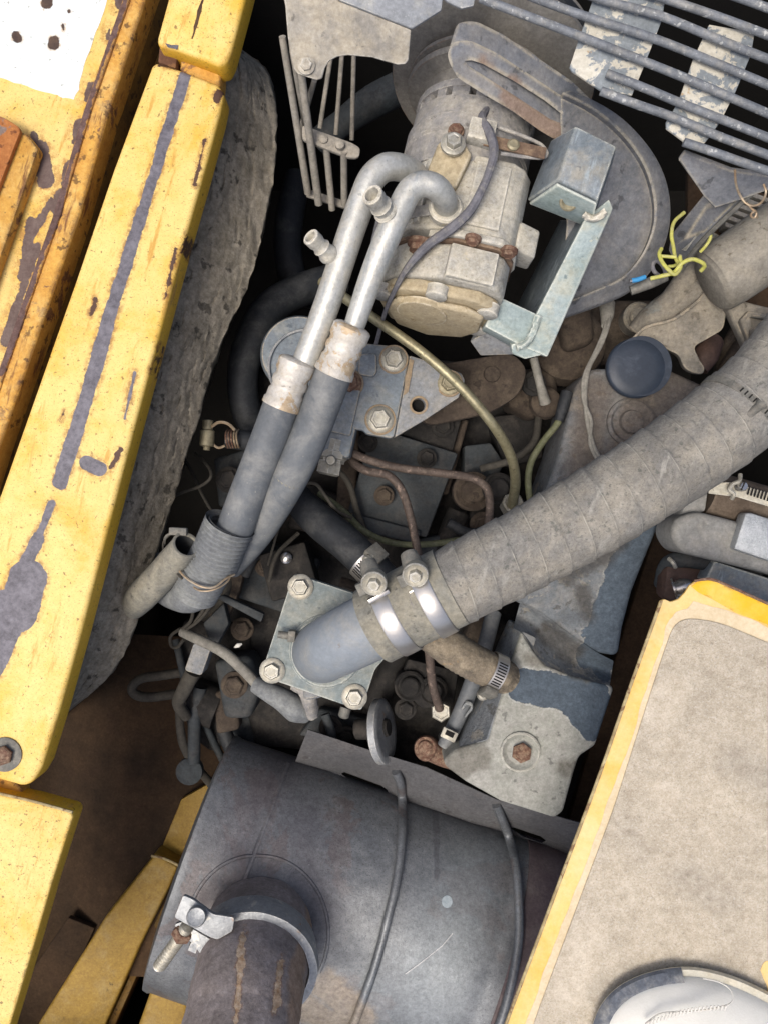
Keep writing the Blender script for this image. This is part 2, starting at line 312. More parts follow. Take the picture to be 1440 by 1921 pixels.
mat('aluminium', 'c3c3bc', 'adada6', sc1=40, spots='8b8f8c', spot_sc=260, spot_th=.67, rough=.38, rough2=.55, metal=.45, bump=.35, dust='cfc8b6', dust_amt=.3, streak='a9aca9')
mat('ferrule', 'cfcbc2', 'b9b3a7', sc1=50, blot='b39b78', blot_sc=38, blot_th=0.52, spots='7a7468', spot_sc=160, spot_th=.68, rough=.5, metal=.3, bump=.5, dust='cbbfa6', dust_amt=.3)
mat('rubber_grey', '666a6c', '575b5e', sc1=14, dust='8d8c86', dust_amt=.42, spots='a5a195', spot_sc=180, spot_th=.72, rough=0.5, bump=.25, grain=.08)
mat('rubber_dusty', '7c7b72', '66655e', sc1=18, dust='97917f', dust_amt=.6, spots='4a4944', spot_sc=120, spot_th=.66, rough=.8, bump=.4)
mat('rubber_dark', '26292d', '1c1f22', sc1=14, dust='4a4a48', dust_amt=.35, rough=.6, bump=.2)
mat('sleeve', '727576', '646768', sc1=18, dust='8d8f8a', dust_amt=.45, rough=.7, bump=.15)
mat('tape_hose', '7f7d77', '6c6a65', sc1=13, dust='989182', dust_amt=.5, spots='565852', spot_sc=150, spot_th=.63, rough=.75, bump=.5, bsc=420, grain=.18, streak='918e85', fine='55574f', spot_amt=0.6)
mat('braid', '6f6658', '5a5349', sc1=40, dust='948873', dust_amt=.55, spots='a08258', spot_sc=60, spot_th=.67, rough=.85, bump=.8, bsc=500, grain=.2)
mat('clamp_steel', 'c9c4bb', 'b8b6b2', sc1=12, rough=.26, rough2=.4, metal=.8, bump=.12, spots='8d8578', spot_sc=130, spot_th=.72, grain=.05)
mat('zinc', 'a6a396', '918e83', sc1=60, dust='b4ac98', dust_amt=.4, spots='77736a', spot_sc=200, spot_th=.66, edge='dedbd0', edge_w=.001, edge_amt=.7, rough=.45, metal=.45, bump=.3)
mat('zinc_dull', '77766e', '64635d', sc1=60, dust='8d867a', dust_amt=.4, rough=.6, metal=.3, bump=.3)
mat('slot_dark', '1b1a19', '141312', rough=.9, bump=0)
mat('oil_cap', '303844', '2a323d', sc1=20, dust='525a66', dust_amt=.22, rough=0.4, bump=.1, grain=.06)
mat('filter_blue', '757e84', '677077', sc1=20, dust='8f8f86', dust_amt=.4, spots='4f5860', spot_sc=110, spot_th=.66, edge='b0a48c', edge_w=0.003, edge_amt=0.8, rough=0.5, bump=.35)
mat('filter_grey', '85888a', '76797c', sc1=26, dust='98948a', dust_amt=.45, spots='5a5c5e', spot_sc=130, spot_th=.66, edge='b9ad94', edge_w=.0018, edge_amt=.6, rough=.65, bump=.4)
mat('rust_stain', '9a8668', '857868', sc1=90, rough=.85, bump=.3)
mat('brass_tube', '9c9678', '878166', sc1=60, spots='5f5640', spot_sc=160, spot_th=.66, rough=.38, metal=.55, bump=.2, dust='a89d80', dust_amt=.3)
mat('fuel_line', '5c5048', '4b413b', sc1=60, spots='8d7b6e', spot_sc=140, spot_th=.62, rough=.65, metal=.2, bump=.4, dust='7b6e62', dust_amt=.35)
mat('olive_line', '66684c', '56583f', sc1=60, rough=.6, bump=.2, dust='7f7c66', dust_amt=.3)
mat('wire_grey', '8d8a80', '77746c', sc1=60, rough=.7, bump=.2)
mat('wire_lilac', '6f6e72', '605f63', sc1=60, rough=.7, bump=.2, dust='9a9588', dust_amt=.3)
mat('wire_yellow', 'c9c75e', 'a5a550', sc1=60, rough=.5, bump=.1, dust='a09a78', dust_amt=0.45)
mat('wire_blue', '3f8fc0', '3a82b0', rough=.5, bump=.1)
mat('wire_dark', '4a463e', '393630', sc1=60, rough=.8, bump=.2)
mat('bare_wire', 'b9aa92', '9c8468', sc1=90, rough=.45, metal=.5, bump=.2)
mat('cover_bare', '98998f', '85867f', sc1=22, dust='9f9d96', dust_amt=.45, spots='5c5c58', spot_sc=100, spot_th=.65, rough=0.6, bump=.7, edge='c2beb0', edge_w=0.003, edge_amt=0.8, grain=.18, wear_tone=[dict(z=-.074, caps=[(985,1286,1110,1312,33),(1075,1320,1112,1365,26),(1120,1300,1128,1340,22)], col='4d5964', col2='434e58', halo='b4b6b2', amp=9, hw=5, nsc=85), dict(z=-.074, caps=[(860,1440,900,1420,26),(1060,1440,1080,1440,14),(990,1235,1100,1275,8)], col='6a665c', col2='565248', amp=16, soft=8, amt=.7, nsc=60)])
mat('cover_dirt_shade', '767b7e', '5d6266', sc1=16, dust='8a8882', dust_amt=0.4, spots='4a4844', spot_sc=70, spot_th=.62, rough=.85, bump=.7, grain=.18, blot='8e8a80', blot_sc=20, blot_th=.6, wear_tone=[dict(z=-.1, caps=[(1260,740,1200,900,95),(1110,740,1090,880,40)], col='62564a', col2='544a40', amp=14, soft=26, amt=.75, nsc=40), dict(z=-.1, caps=[(1226,1000,1172,1180,22),(1172,1090,1196,1050,22),(1160,1200,1130,1250,24),(1090,1190,1096,1180,6),(1150,1100,1110,1230,30),(1190,1000,1150,1080,24)], col='55606a', col2='4a545d', halo='a2a19a', amp=13, hw=6, nsc=65), dict(z=-.1, caps=[(1030,1190,1075,1225,22),(1085,1110,1100,1150,16),(1150,1020,1060,1080,20)], col='46433f', col2='3a3835', amp=18, soft=10, amt=.75, nsc=50)])  # dark patches: hose shadow put into the colour, with dirt by the step
mat('cover_blue', '566674', '4d5c6a', sc1=16, dust='7c7f80', dust_amt=.3, spots='a3a6a4', spot_sc=100, spot_th=.72, rough=.5, bump=.2, grain=.08)
mat('cover_brown', '62564a', '54493e', sc1=14, dust='74685a', dust_amt=.55, spots='4c4238', spot_sc=70, spot_th=.66, rough=.85, bump=.4)
mat('elbow_grey', '838a8f', '777e84', sc1=14, dust='9a978d', dust_amt=0.45, spots='6e5f4e', spot_sc=75, spot_th=.715, rough=0.4, bump=.25, grain=.07)
mat('flange', '7c8584', '6f7877', sc1=26, dust='98988c', dust_amt=.45, spots='5e6766', spot_sc=140, spot_th=.66, edge='c8c9bd', edge_w=0.003, edge_amt=0.8, rough=.65, bump=.5)
mat('engine_dark', '282624', '1c1b19', sc1=22, dust='443f39', dust_amt=0.4, spots='1d1b1a', spot_sc=80, spot_th=.62, rough=.8, bump=.5)
mat('engine_slate', '3c4143', '2e3234', sc1=18, dust='4c4a46', dust_amt=0.4, spots='2c2e2f', spot_sc=80, spot_th=.64, rough=.7, bump=.35)
mat('engine_brown', '4a4036', '39312a', sc1=20, dust='5f5446', dust_amt=0.4, rough=.85, bump=.5, spots='2b241e', spot_sc=70, spot_th=.63)
mat('muffler', '75787a', '5f6265', sc1=7, dust='8d8f8e', dust_amt=0.35, spots='b0b0ae', spot_sc=210, spot_th=.735, rough=0.4, bump=.35, blot='66605f', blot_sc=7, blot_th=0.56, metal=0.4, grain=.16, fine='3c3b40', wear_tone=[dict(z=-.09, caps=[(880,1700,800,1900,70),(700,1880,720,1920,40)], col='8f9698', col2='7e8487', amp=40, soft=60, amt=.6, nsc=22), dict(z=-.1, caps=[(520,1450,430,1620,60),(560,1560,600,1700,40)], col='5a5558', col2='4e4a4e', amp=30, soft=60, amt=.6, nsc=22), dict(z=-.09, caps=[(610,1860,680,1930,30),(560,1900,640,1960,30)], col='a89a84', col2='8a7c6c', amp=26, soft=10, amt=.6, nsc=60), dict(z=-.09, caps=[(826,1575,822,1670,6),(815,1568,822,1572,5)], col='55555a', amp=5, soft=2, amt=.6, nsc=80), dict(z=-.085, caps=[(760,1840,830,1790,1.2),(830,1790,850,1770,1)], col='b4b4b2', amp=1.5, nsc=60, amt=.8)])  # soft pale patches low on the drum, soft darker patches upper left
mat('muffler_maroon', '6a5c5c', '594f50', sc1=9, dust='827972', dust_amt=.3, rough=.6, bump=.35, metal=.2, grain=.14)
mat('muffler_plate', '565657', '484849', sc1=12, dust='575452', dust_amt=0.3, rough=.65, bump=.35, spots='3c3a3a', spot_sc=70, spot_th=.64)
mat('exhaust', '9a908c', '80766f', sc1=20, dust='9c928c', dust_amt=.3, spots='b59e88', spot_sc=55, spot_th=.71, rough=.75, bump=.6, bsc=260, grain=.22, metal=.2, wear_tone=[dict(z=.0, caps=[(457,1758,463,1775,7),(464,1785,470,1838,4),(474,1842,520,1925,2.5),(530,1792,533,1828,6),(400,1845,412,1850,2),(420,1866,424,1870,2)], col='c8b49c', col2='a98866', halo='8a6a50', amp=9, hw=6, nsc=110), dict(z=0, caps=[(560,1800,560,1920,12)], col='a88a6c', amp=14, soft=6, amt=.6, nsc=60)])
mat('scab', 'c4aa92', 'a58a70', sc1=90, rough=.9, bump=1.0, bsc=500, spots='d0c4b4', spot_sc=220, spot_th=.58)
mat('clamp_zinc', 'a0a2a2', '8e9192', sc1=26, spots='c3bfb4', spot_sc=90, spot_th=.62, rough=0.4, metal=.4, bump=.5, blot='a08a78', blot_sc=30, blot_th=.63, edge='c9c8c0', edge_w=.0016, edge_amt=.7)
mat('mat_grip', 'bdb29e', 'aca290', sc1=10, fine='8f887a', spots='bdb6a8', spot_sc=420, spot_th=.6, rough=.9, bump=1.0, bsc=650, grain=0.22, blot='c0b8a8', blot_sc=8, blot_th=.6, wear_tone=[dict(z=.1, caps=[(1290,1640,1350,1690,26),(1180,1560,1200,1600,18),(1380,1420,1430,1460,40),(1120,1850,1180,1830,30)], col='8f887c', col2='9c9588', amp=40, soft=30, amt=.5, nsc=18), dict(z=.1, caps=[(1240,1480,1250,1500,20),(1330,1560,1345,1590,8),(1100,1750,1060,1860,30),(1300,1770,1312,1778,5),(1230,1330,1260,1300,30)], col='cdc2ae', col2='c2b7a4', amp=30, soft=16, amt=.55, nsc=26)])
mat('step_dust', 'd3b98c', 'cfae72', sc1=10, blot='e0aa2e', blot_sc=7, blot_th=.62, spots='7d5f3a', spot_sc=110, spot_th=.74, rough=.8, bump=.3, dust='cdbda0', dust_amt=.45)
mat('rim_edge', 'b9aa7e', '8d7a56', sc1=60, spots='6a4a34', spot_sc=110, spot_th=.58, rough=.7, bump=.4)
mat('shoe_white', 'e4e2d8', 'dbd9cf', sc1=20, rough=.55, bump=.25, bsc=500, grain=.06)
mat('shoe_stitch', 'cfccc2', 'c4c1b7', rough=.7, bump=.2)
mat('shoe_sole', 'cbc7b6', 'b9b4a2', sc1=26, rough=.6, bump=.3, dust='c9bfa6', dust_amt=.4)
mat('shoe_navy', '5a6068', '4e535c', sc1=26, dust='9b9a94', dust_amt=0.45, rough=.65, bump=.3, blot='8c9096', blot_sc=38, blot_th=.6)
mat('canister', '8a8a86', '7c7c79', sc1=30, dust='96938b', dust_amt=.4, rough=.7, bump=.4)
mat('canister_bright', 'b4b8ba', 'a2a7aa', sc1=60, rough=.45, metal=.45, bump=.7, bsc=600, fine='8a8e90')
mat('duct', '8a857a', '767268', sc1=20, dust='979080', dust_amt=0.5, spots='5d5444', spot_sc=90, spot_th=.66, rough=.85, bump=.5)
mat('casting', '7c776d', '68645c', sc1=22, dust='928a7a', dust_amt=.55, spots='5a544a', spot_sc=80, spot_th=.64, rough=.85, bump=.6, blot='6d706c', blot_sc=24, blot_th=.61, edge='a89c86', edge_w=0.003, edge_amt=0.6)
mat('chrome', 'c8c6c2', 'b0aeaa', rough=.2, metal=.9, bump=.1)
mat('red_brown', '5a463c', '453630', sc1=40, rough=.6, bump=.2)
mat('brass_nut', '9c947a', '857d66', sc1=60, rough=.5, metal=.4, bump=.3)

mat('fade_yellow', 'ddb458', 'd6ac56', sc1=9, dust='dfc692', dust_amt=.6, spots='8a6a3a', spot_sc=120, spot_th=.72, rough=.6, bump=.2, grain=.08)
mat('step_film', 'd2c2a2', 'c8b694', sc1=10, blot='d8b25e', blot_sc=9, blot_th=.63, rough=.85, bump=.3, grain=.12)
# seam lines of the hose tape follow the hose's own length/turn coordinates
m = MATS['tape_hose']; nt = m.node_tree; bs = [n for n in nt.nodes if n.type == 'BSDF_PRINCIPLED'][0]; src = bs.inputs['Base Color'].links[0].from_socket
def nd(t, **k):
    x = nt.nodes.new(t)
    for a, v in k.items(): setattr(x, a, v)
    return x
tc = nd('ShaderNodeTexCoord'); sp = nd('ShaderNodeSeparateXYZ'); nt.links.new(tc.outputs['UV'], sp.inputs[0])
ma = nd('ShaderNodeMath', operation='MULTIPLY_ADD'); nt.links.new(sp.outputs[0], ma.inputs[0]); ma.inputs[1].default_value = 1/.0245; nt.links.new(sp.outputs[1], ma.inputs[2])
fr_ = nd('ShaderNodeMath', operation='FRACT'); nt.links.new(ma.outputs[0], fr_.inputs[0])
mr = nd('ShaderNodeMapRange', interpolation_type='SMOOTHSTEP'); nt.links.new(fr_.outputs[0], mr.inputs[0]); mr.inputs[1].default_value = .93; mr.inputs[2].default_value = .985
ge = nd('ShaderNodeNewGeometry'); ns = nd('ShaderNodeTexNoise'); nt.links.new(ge.outputs['Position'], ns.inputs['Vector']); ns.inputs['Scale'].default_value = 45; ns.inputs['Detail'].default_value = 5
mr2 = nd('ShaderNodeMapRange'); nt.links.new(ns.outputs[0], mr2.inputs[0]); mr2.inputs[1].default_value = .42; mr2.inputs[2].default_value = .6; mr2.inputs[4].default_value = .5
mm = nd('ShaderNodeMath', operation='MULTIPLY'); nt.links.new(mr.outputs[0], mm.inputs[0]); nt.links.new(mr2.outputs[0], mm.inputs[1])
mx = nd('ShaderNodeMix', data_type='RGBA'); nt.links.new(mm.outputs[0], mx.inputs[0]); nt.links.new(src, mx.inputs[6]); mx.inputs[7].default_value = lin('c9c4b4'); nt.links.new(mx.outputs[2], bs.inputs['Base Color'])
# ================= the bay and body panels =================
# engine bay: a real box of dark sheet metal round the engine, deep and open to the sky
def wallbox(x0, y0, x1, y1, z0, z1):
    b = bmesh.new(); c = Vector(((x0+x1)/2, (y0+y1)/2, (z0+z1)/2)); return obox(c, (1, 0, 0), (0, 1, 0), (x1-x0)/2, (y1-y0)/2, (z1-z0)/2, 0)
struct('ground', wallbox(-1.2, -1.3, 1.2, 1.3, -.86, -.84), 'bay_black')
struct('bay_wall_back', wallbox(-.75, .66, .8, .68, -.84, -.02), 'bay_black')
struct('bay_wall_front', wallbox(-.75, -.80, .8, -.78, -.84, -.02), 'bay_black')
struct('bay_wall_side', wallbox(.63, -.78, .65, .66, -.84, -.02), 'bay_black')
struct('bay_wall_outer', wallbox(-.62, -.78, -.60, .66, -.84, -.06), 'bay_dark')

# --- outer body panel, upper left ---
t = Thing('body_panel', 'faded yellow body panel with white patch and rusty raised rim, upper left corner', 'panel', (80, 300, .03))
L1 = [(300, -220), (232, 0), (160, 205), (103, 400), (-2, 700), (-60, 880)]
L2 = [(345, -220), (272, 0), (205, 205), (150, 400), (0, 835), (-30, 930)]
t.add('sheet', slab([(-420, -220)]+L1+[(-420, 880)], .03, .02, .001), 'yellow_sheet')
wob = lambda pts, a, s: [(x+random.Random(i*7+s).uniform(-a, a), y) for i, (x, y) in enumerate(pts)]
t.add('rim', slab(L1+L2[::-1], .036, .05, .004, seg=3), 'yellow_rust')
t.add('rim_ridge', slab([(x-3, y) for x, y in L1]+[(x+11, y) for x, y in L1[::-1]], .0385, .01, .0016, seg=3), 'yellow_rust')
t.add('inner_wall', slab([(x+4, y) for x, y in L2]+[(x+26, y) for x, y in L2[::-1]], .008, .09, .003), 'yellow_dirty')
wp = t.add('white_patch', prism(jag([(-120, -60, .0304), (222, -60, .0304), (200, 2, .0304), (150, 150, .0304), (138, 186, .0304), (98, 175, .0304), (0, 145, .0304), (-120, 110, .0304)], 5, 4, 3), .0004, 0), 'white_paint', label='bright white paint patch with rust spots')
# box on the panel at the left margin
t = Thing('storage_box', 'orange rusty raised box edge at the left margin on the yellow panel', 'box', (-20, 380, .03))
t.add('lid', slab(rnd_poly([(-300, 150, 0), (5, 218, 0), (40, 240, 0), (-45, 470, 0), (-300, 470, 0)], 10)[0:] and [(p[0], p[1]) for p in rnd_poly([(-300, 150, 0), (5, 218, 0), (40, 240, 0), (-60, 500, 0), (-300, 500, 0)], 12)], .052, .006, .001), 'orange_rust')
t.add('side', slab([(-290, 170), (2, 226), (52, 252), (72, 278), (-40, 600), (-290, 600)], .0455, .0152, .003), 'yellow_rust')

# --- channel between outer panel and rail ---
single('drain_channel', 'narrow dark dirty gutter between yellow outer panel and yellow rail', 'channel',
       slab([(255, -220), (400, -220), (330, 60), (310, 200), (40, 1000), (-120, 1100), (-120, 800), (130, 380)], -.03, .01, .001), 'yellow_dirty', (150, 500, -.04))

# --- long yellow rail ---
t = Thing('hood_rail', 'long faded yellow rail with dark stripe running beside the grey foam pad', 'rail', (190, 750, .06))
rail = [(284, 120), (292, 113), (330, 126), (408, 156), (421, 172), (413, 210), (384, 318), (345, 455), (300, 622), (250, 808), (200, 1000), (151, 1190), (112, 1330), (78, 1440), (62, 1468), (44, 1477), (-10, 1462), (-220, 1400), (-220, 1560), (-260, 1560), (0, 925), (140, 528), (210, 322)]
rail = [(284, 122), (292, 113), (330, 126), (408, 156), (421, 172), (413, 210), (384, 318), (345, 455), (300, 622), (250, 808), (200, 1000), (151, 1190), (112, 1330), (78, 1440), (62, 1468), (44, 1477), (-10, 1462), (-230, 1400), (-190, 1450), (0, 925), (140, 528), (210, 322)]
rail = [p for p in rail if p != (-230, 1400)]
t.add('top_sheet', slab(rail, .06, .035, .006, seg=4), 'yellow_rail')
Z = .0604
def line_strip(pts, ws, amp, seed):
    l, r = [], []
    for i, (x, y) in enumerate(pts):
        a = pts[max(i-1, 0)]; b = pts[min(i+1, len(pts)-1)]; d = (b[0]-a[0], b[1]-a[1]); k = math.hypot(*d); n = (-d[1]/k, d[0]/k)
        l.append((x+n[0]*ws[i], y+n[1]*ws[i], Z)); r.append((x-n[0]*ws[i], y-n[1]*ws[i], Z))
    return jag(l+r[::-1], amp, 3, seed)
b = t.add('washer', lathe(P(10, 1415, .0595), UP, [(0, .0165), (.0022, .0165), (.003, .0145), (.003, .004)], 28), 'zinc_dull')
t.add('bolt', hexbolt(P(8, 1416, .0625), UP, .0095, .006, washer=False), 'rust_bolt', parent=b)

t = Thing('rail_piece', 'short yellow rail end at the top edge above the gap', 'rail', (370, 40, .07))
t.add('top_sheet', slab([(345, -120), (322, -30), (292, 78), (300, 84), (330, 92), (408, 121), (424, 119), (434, 96), (462, -10), (490, -120)], .068, .035, .005, seg=3), 'yellow')
Z = .0684
t.add('chip', prism(jag([(310, 80, Z), (335, 84, Z), (332, 92, Z), (315, 88, Z)], 2, 3, 2), .0003, 0), 'bare_primer')
t.add('scratch', prism(line_strip([(381, -5), (374, 20), (366, 50), (360, 72)], [2, 4, 3, 1], 2, 8), .0003, 0), 'rust_spot')
t = Thing('rail_joint', 'rusty brown joint bar in the gap between the two yellow rails', 'joint', (350, 115, .03))
t.add('block', slab([(299, 84), (334, 96), (330, 128), (296, 116)], .05, .03, .002), 'rust_brown')
t.add('bar', slab([(340, 96), (416, 124), (412, 165), (336, 132)], .048, .03, .004, seg=3), 'yellow_rust')

t = Thing('body_panel', 'yellow panel with folded grey lip at the lower left corner', 'panel', (40, 1700, .03))
t.add('sheet', slab([(-260, 1420), (0, 1490), (60, 1503), (131, 1523), (137, 1532), (124, 1572), (96, 1660), (60, 1785), (18, 1925), (-60, 2180), (-260, 2180)], .045, .03, .003, seg=3), 'yellow')
t.add('lip', tube([(-40, 1478, .046), (0, 1489, .046), (60, 1503, .046), (125, 1521, .046), (136, 1524, .047)], 2.6, 6, 4), 'rim_edge')
single('bracket_tab', 'small rusty tan tab joining rail end and lower yellow panel', 'tab', slab([(-40, 1440), (20, 1462), (40, 1478), (44, 1500), (0, 1492), (-40, 1480)], .03, .02, .002), 'yellow_rust', (10, 1480, .01))

# --- foam pad ---
fb = bmesh.new(); NS, ROWS = 150, []
left = [(400, 60), (392, 160), (330, 430), (235, 800), (135, 1190), (95, 1345)]
ridge = [(440, 92), (462, 130), (440, 240), (405, 420), (330, 700), (265, 930), (200, 1130), (118, 1340)]
right = [(445, 88), (505, 140), (516, 290), (478, 490), (415, 650), (350, 850), (286, 1060), (222, 1242), (112, 1348)]
def along(pl, t):
    c, par = cat([Vector((x, y, 0)) for x, y in pl], 8); L = [0]
    for i in range(1, len(c)): L.append(L[-1]+(c[i]-c[i-1]).length)
    d = t*L[-1]
    for i in range(1, len(c)):
        if L[i] >= d: f = (d-L[i-1])/max(1e-9, L[i]-L[i-1]); return c[i-1].lerp(c[i], f)
    return c[-1]
for i in range(NS+1):
    tt = i/NS; a, b_, c_ = along(left, tt), along(ridge, tt), along(right, tt); row = []
    for (p, q, z0, z1, m) in ((a, b_, .012, -.012, 22), (b_, c_, -.012, -.050, 26), (c_, c_, -.050, -.42, 10)):
        for k in range(m):
            f = k/m; x = p.lerp(q, f); row.append(fb.verts.new(P(x.x, x.y, z0+(z1-z0)*f)))
    row.append(fb.verts.new(P(c_.x, c_.y, -.42))); ROWS.append(row)
for i in range(NS):
    for k in range(len(ROWS[0])-1): fb.faces.new((ROWS[i][k], ROWS[i+1][k], ROWS[i+1][k+1], ROWS[i][k+1]))
fb.faces.new([r for r in ROWS[0]]); fb.faces.new([r for r in reversed(ROWS[-1])])
bmesh.ops.recalc_face_normals(fb, faces=fb.faces); rough_up(fb, .0025, 12); rough_up(fb, .0018, 90)
for v in fb.verts:   # cracks running with the length of the pad
    q = Vector((v.co.x*1.0+v.co.y*.28, v.co.y*.18, v.co.z))*70
    cr = noise.noise(q); v.co.z -= max(0, .10-abs(cr))*.035; q2 = Vector((v.co.x*1.0+v.co.y*.28, v.co.y*.3, 3))*190; v.co.z -= max(0, .14-abs(noise.noise(q2)))*.010
single('foam_pad', 'crumbling dark grey foam pad beneath the long yellow rail', 'foam pad', fb, 'foam', (330, 700, -.42), ang=60)

# --- lower left frame ---
t = Thing('frame_floor', 'brown curved metal plate deep below the foam pad', 'plate', (230, 1520, -.45))
pb = bmesh.new(); g = []
for i in range(17):
    row = []
    for k in range(13):
        u, v = i/16, k/12; x = 60+u*380-v*40; y = 1180+v*640+u*20; z = -.40+.08*math.sin(u*2.4)*1.0+.03*v
        row.append(pb.verts.new(P(x, y, z)))
    g.append(row)
for i in range(16):
    for k in range(12): pb.faces.new((g[i][k], g[i+1][k], g[i+1][k+1], g[i][k+1]))
t.add('sheet', pb, 'bay_dark')
t.add('edge_plate', slab([(128, 1722), (178, 1742), (20, 2080), (-120, 2080)], -.30, .01, .002), 'bay_dark')
t = Thing('frame_beam', 'dirty, shade-darkened yellow frame beam slanting down left of the muffler', 'beam', (210, 1780, -.3))
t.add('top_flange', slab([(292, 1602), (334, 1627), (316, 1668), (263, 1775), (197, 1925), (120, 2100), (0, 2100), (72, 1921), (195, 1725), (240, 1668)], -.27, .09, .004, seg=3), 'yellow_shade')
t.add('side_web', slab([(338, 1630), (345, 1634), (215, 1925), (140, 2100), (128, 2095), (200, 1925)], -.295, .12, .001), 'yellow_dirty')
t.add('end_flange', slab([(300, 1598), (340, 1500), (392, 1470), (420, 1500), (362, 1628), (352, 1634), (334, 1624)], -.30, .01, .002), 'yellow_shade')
t.add('lip', tube([(284, 1606, -.262), (305, 1610, -.262), (330, 1621, -.262), (345, 1630, -.264), (360, 1628, -.266)], 2.4, 6, 4), 'rim_edge')
t = Thing('frame_post', 'yellow post with dark cap between beam and exhaust pipe, bottom left', 'post', (310, 1880, -.3))
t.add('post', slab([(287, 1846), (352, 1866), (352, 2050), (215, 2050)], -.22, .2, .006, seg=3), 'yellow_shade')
t.add('cap', slab([(296, 1852), (306, 1800), (336, 1770), (380, 1760), (380, 1876), (352, 1868)], -.14, .015, .004), 'engine_slate')
t.add('pin', lathe(P(318, 1748, -.16), UP, [(0, .011), (.006, .011), (.01, .007)], 18), 'zinc_dull')
# ================= top: guards, grille, compressor =================
t = Thing('shroud_bracket', 'dusty grey shroud plate with cut-out at the top, left of the pulley', 'bracket', (660, 80, .1))
fr = [(520, -60, .145), (535, 10, .135), (540, 69, .122), (543, 94, .118), (551, 128, .112), (558, 138, .111), (594, 150, .109), (604, 147, .109), (609, 128, .112), (617, 114, .114), (632, 106, .116), (652, 103, .117), (697, 107, .117), (745, 121, .115), (760, 120, .115), (766, 112, .116), (771, 55, .128), (635, 1, .138), (600, -60, .146)]
t.add('face_plate', prism(fr, .005, .0015), 'grey_dusty')
t.add('top_plate', prism([(604, -60, .146), (636, -1, .140), (773, 53, .130), (828, 18, .132), (836, -60, .14)], .005, .0015), 'blue_zinc', label='bluish upper flange')
t.add('tab', prism([(836, -60, .136), (826, -10, .134), (838, 2, .132), (865, 15, .13), (888, 10, .13), (900, -60, .136)], .004, .001), 'blue_zinc')
t.add('bolt', hexbolt(P(575, 122, .114), (0, -.2, 1), .0055), 'grey_dusty')

t = Thing('finger_guard', 'small wire guard of upright rods below the shroud plate', 'guard', (600, 300, -.1))
for a, b_, r in (((530, 68, .10), (578, 362, -.03), 7), ((563, 118, .10), (598, 382, -.03), 7.5), ((612, 276, .02), (623, 392, -.04), 6.5), ((645, 284, .02), (646, 384, -.04), 6.5), ((548, 95, .10), (572, 232, .02), 5), ((622, 96, -.05), (600, 240, -.09), 4.5), ((642, 96, -.05), (630, 252, -.09), 4.5), ((664, 96, -.05), (660, 262, -.1), 4.5), ((590, 150, .08), (566, 236, .0), 5)):
    t.add('rod', tube([a, b_], r, 10, 6), 'rod_dusty')
t.add('crossbar', prism(rnd_poly([(566, 232, .03), (660, 266, .02), (677, 276, .018), (674, 296, .018), (655, 296, .018), (568, 262, .03)], 8), .006, .002), 'rod_dusty')
t.add('lower_bar', prism([(574, 352, -.035), (654, 378, -.045), (652, 392, -.045), (576, 368, -.035)], .004, .001), 'rod_dusty')
for x in (607, 638): t.add('rivet', lathe(P(x, 262+(x-607)*.33, .024), UP, [(0, .005), (.003, .0045), (.0045, .002)], 12), 'rod_dusty')

t = Thing('fan_grille', 'peeling grey grille of parallel rods on two flat straps, top right corner', 'grille', (1260, 150, .1))
def gz(x, y): return .13
for pts in ([(900, -4), (1071, 61), (1173, 101), (1290, 148), (1460, 221), (1600, 280)], [(960, -22), (1014, 0), (1100, 31), (1227, 72), (1350, 121), (1460, 167), (1600, 225)], [(1050, -30), (1133, 0), (1238, 29), (1353, 76), (1460, 118), (1600, 172)], [(1180, -26), (1256, 0), (1350, 32), (1460, 73), (1600, 128)], [(1330, -24), (1400, 0), (1460, 22), (1600, 75)],
            [(1137, 137), (1202, 162), (1281, 195), (1370, 230), (1460, 266), (1600, 325)], [(1126, 170), (1190, 194), (1256, 217), (1350, 256), (1460, 298), (1600, 352)], [(1282, 266), (1330, 282), (1389, 303), (1460, 327), (1600, 372)]):
    t.add('rod', tube([(x, y, .135) for x, y in pts], 8.2, 10, 5), 'rod')
t.add('strap', slab([(1135, -80), (1111, 0), (1084, 76), (1068, 124), (1072, 132), (1126, 168), (1185, 178), (1205, 130), (1240, 40), (1262, -80)], .1275, .003, .0006), 'strap_peel', label='broad strap with peeling blue and white paint')
t.add('strap', slab([(1330, 45), (1300, 110), (1272, 190), (1249, 228), (1250, 240), (1280, 262), (1284, 268), (1316, 274), (1326, 262), (1352, 226), (1380, 170), (1409, 100), (1415, 60)], .1275, .003, .0006), 'strap_peel', label='second strap under the rods')

t = Thing('guard_bracket', 'dark grey angled steel arm hanging below the rod grille', 'bracket', (1330, 400, .0))
t.add('plate', prism([(1271, 300, .09), (1283, 284, .095), (1372, 318, .095), (1460, 330, .095), (1460, 352, .09), (1390, 372, .07), (1340, 392, .06), (1320, 368, .065)], .005, .0015), 'guard_plate')
t.add('arm', prism([(1400, 325, .085), (1440, 330, .085), (1425, 352, .08), (1318, 448, .02), (1274, 506, -.03), (1252, 470, -.03), (1258, 440, -.02), (1318, 366, .05)], .006, .002), 'guard_plate')
t.add('fold', tube([(1432, 342, .086), (1318, 450, .022), (1276, 508, -.026)], 5, 8, 4), 'zinc_dull')
t.add('scratch', prism(jag([(1278, 468, .0), (1310, 434, .03), (1313, 438, .031), (1286, 470, .004)], 3, 2, 2), .0006, 0, vec=(0, 0, .0012)), 'zinc')

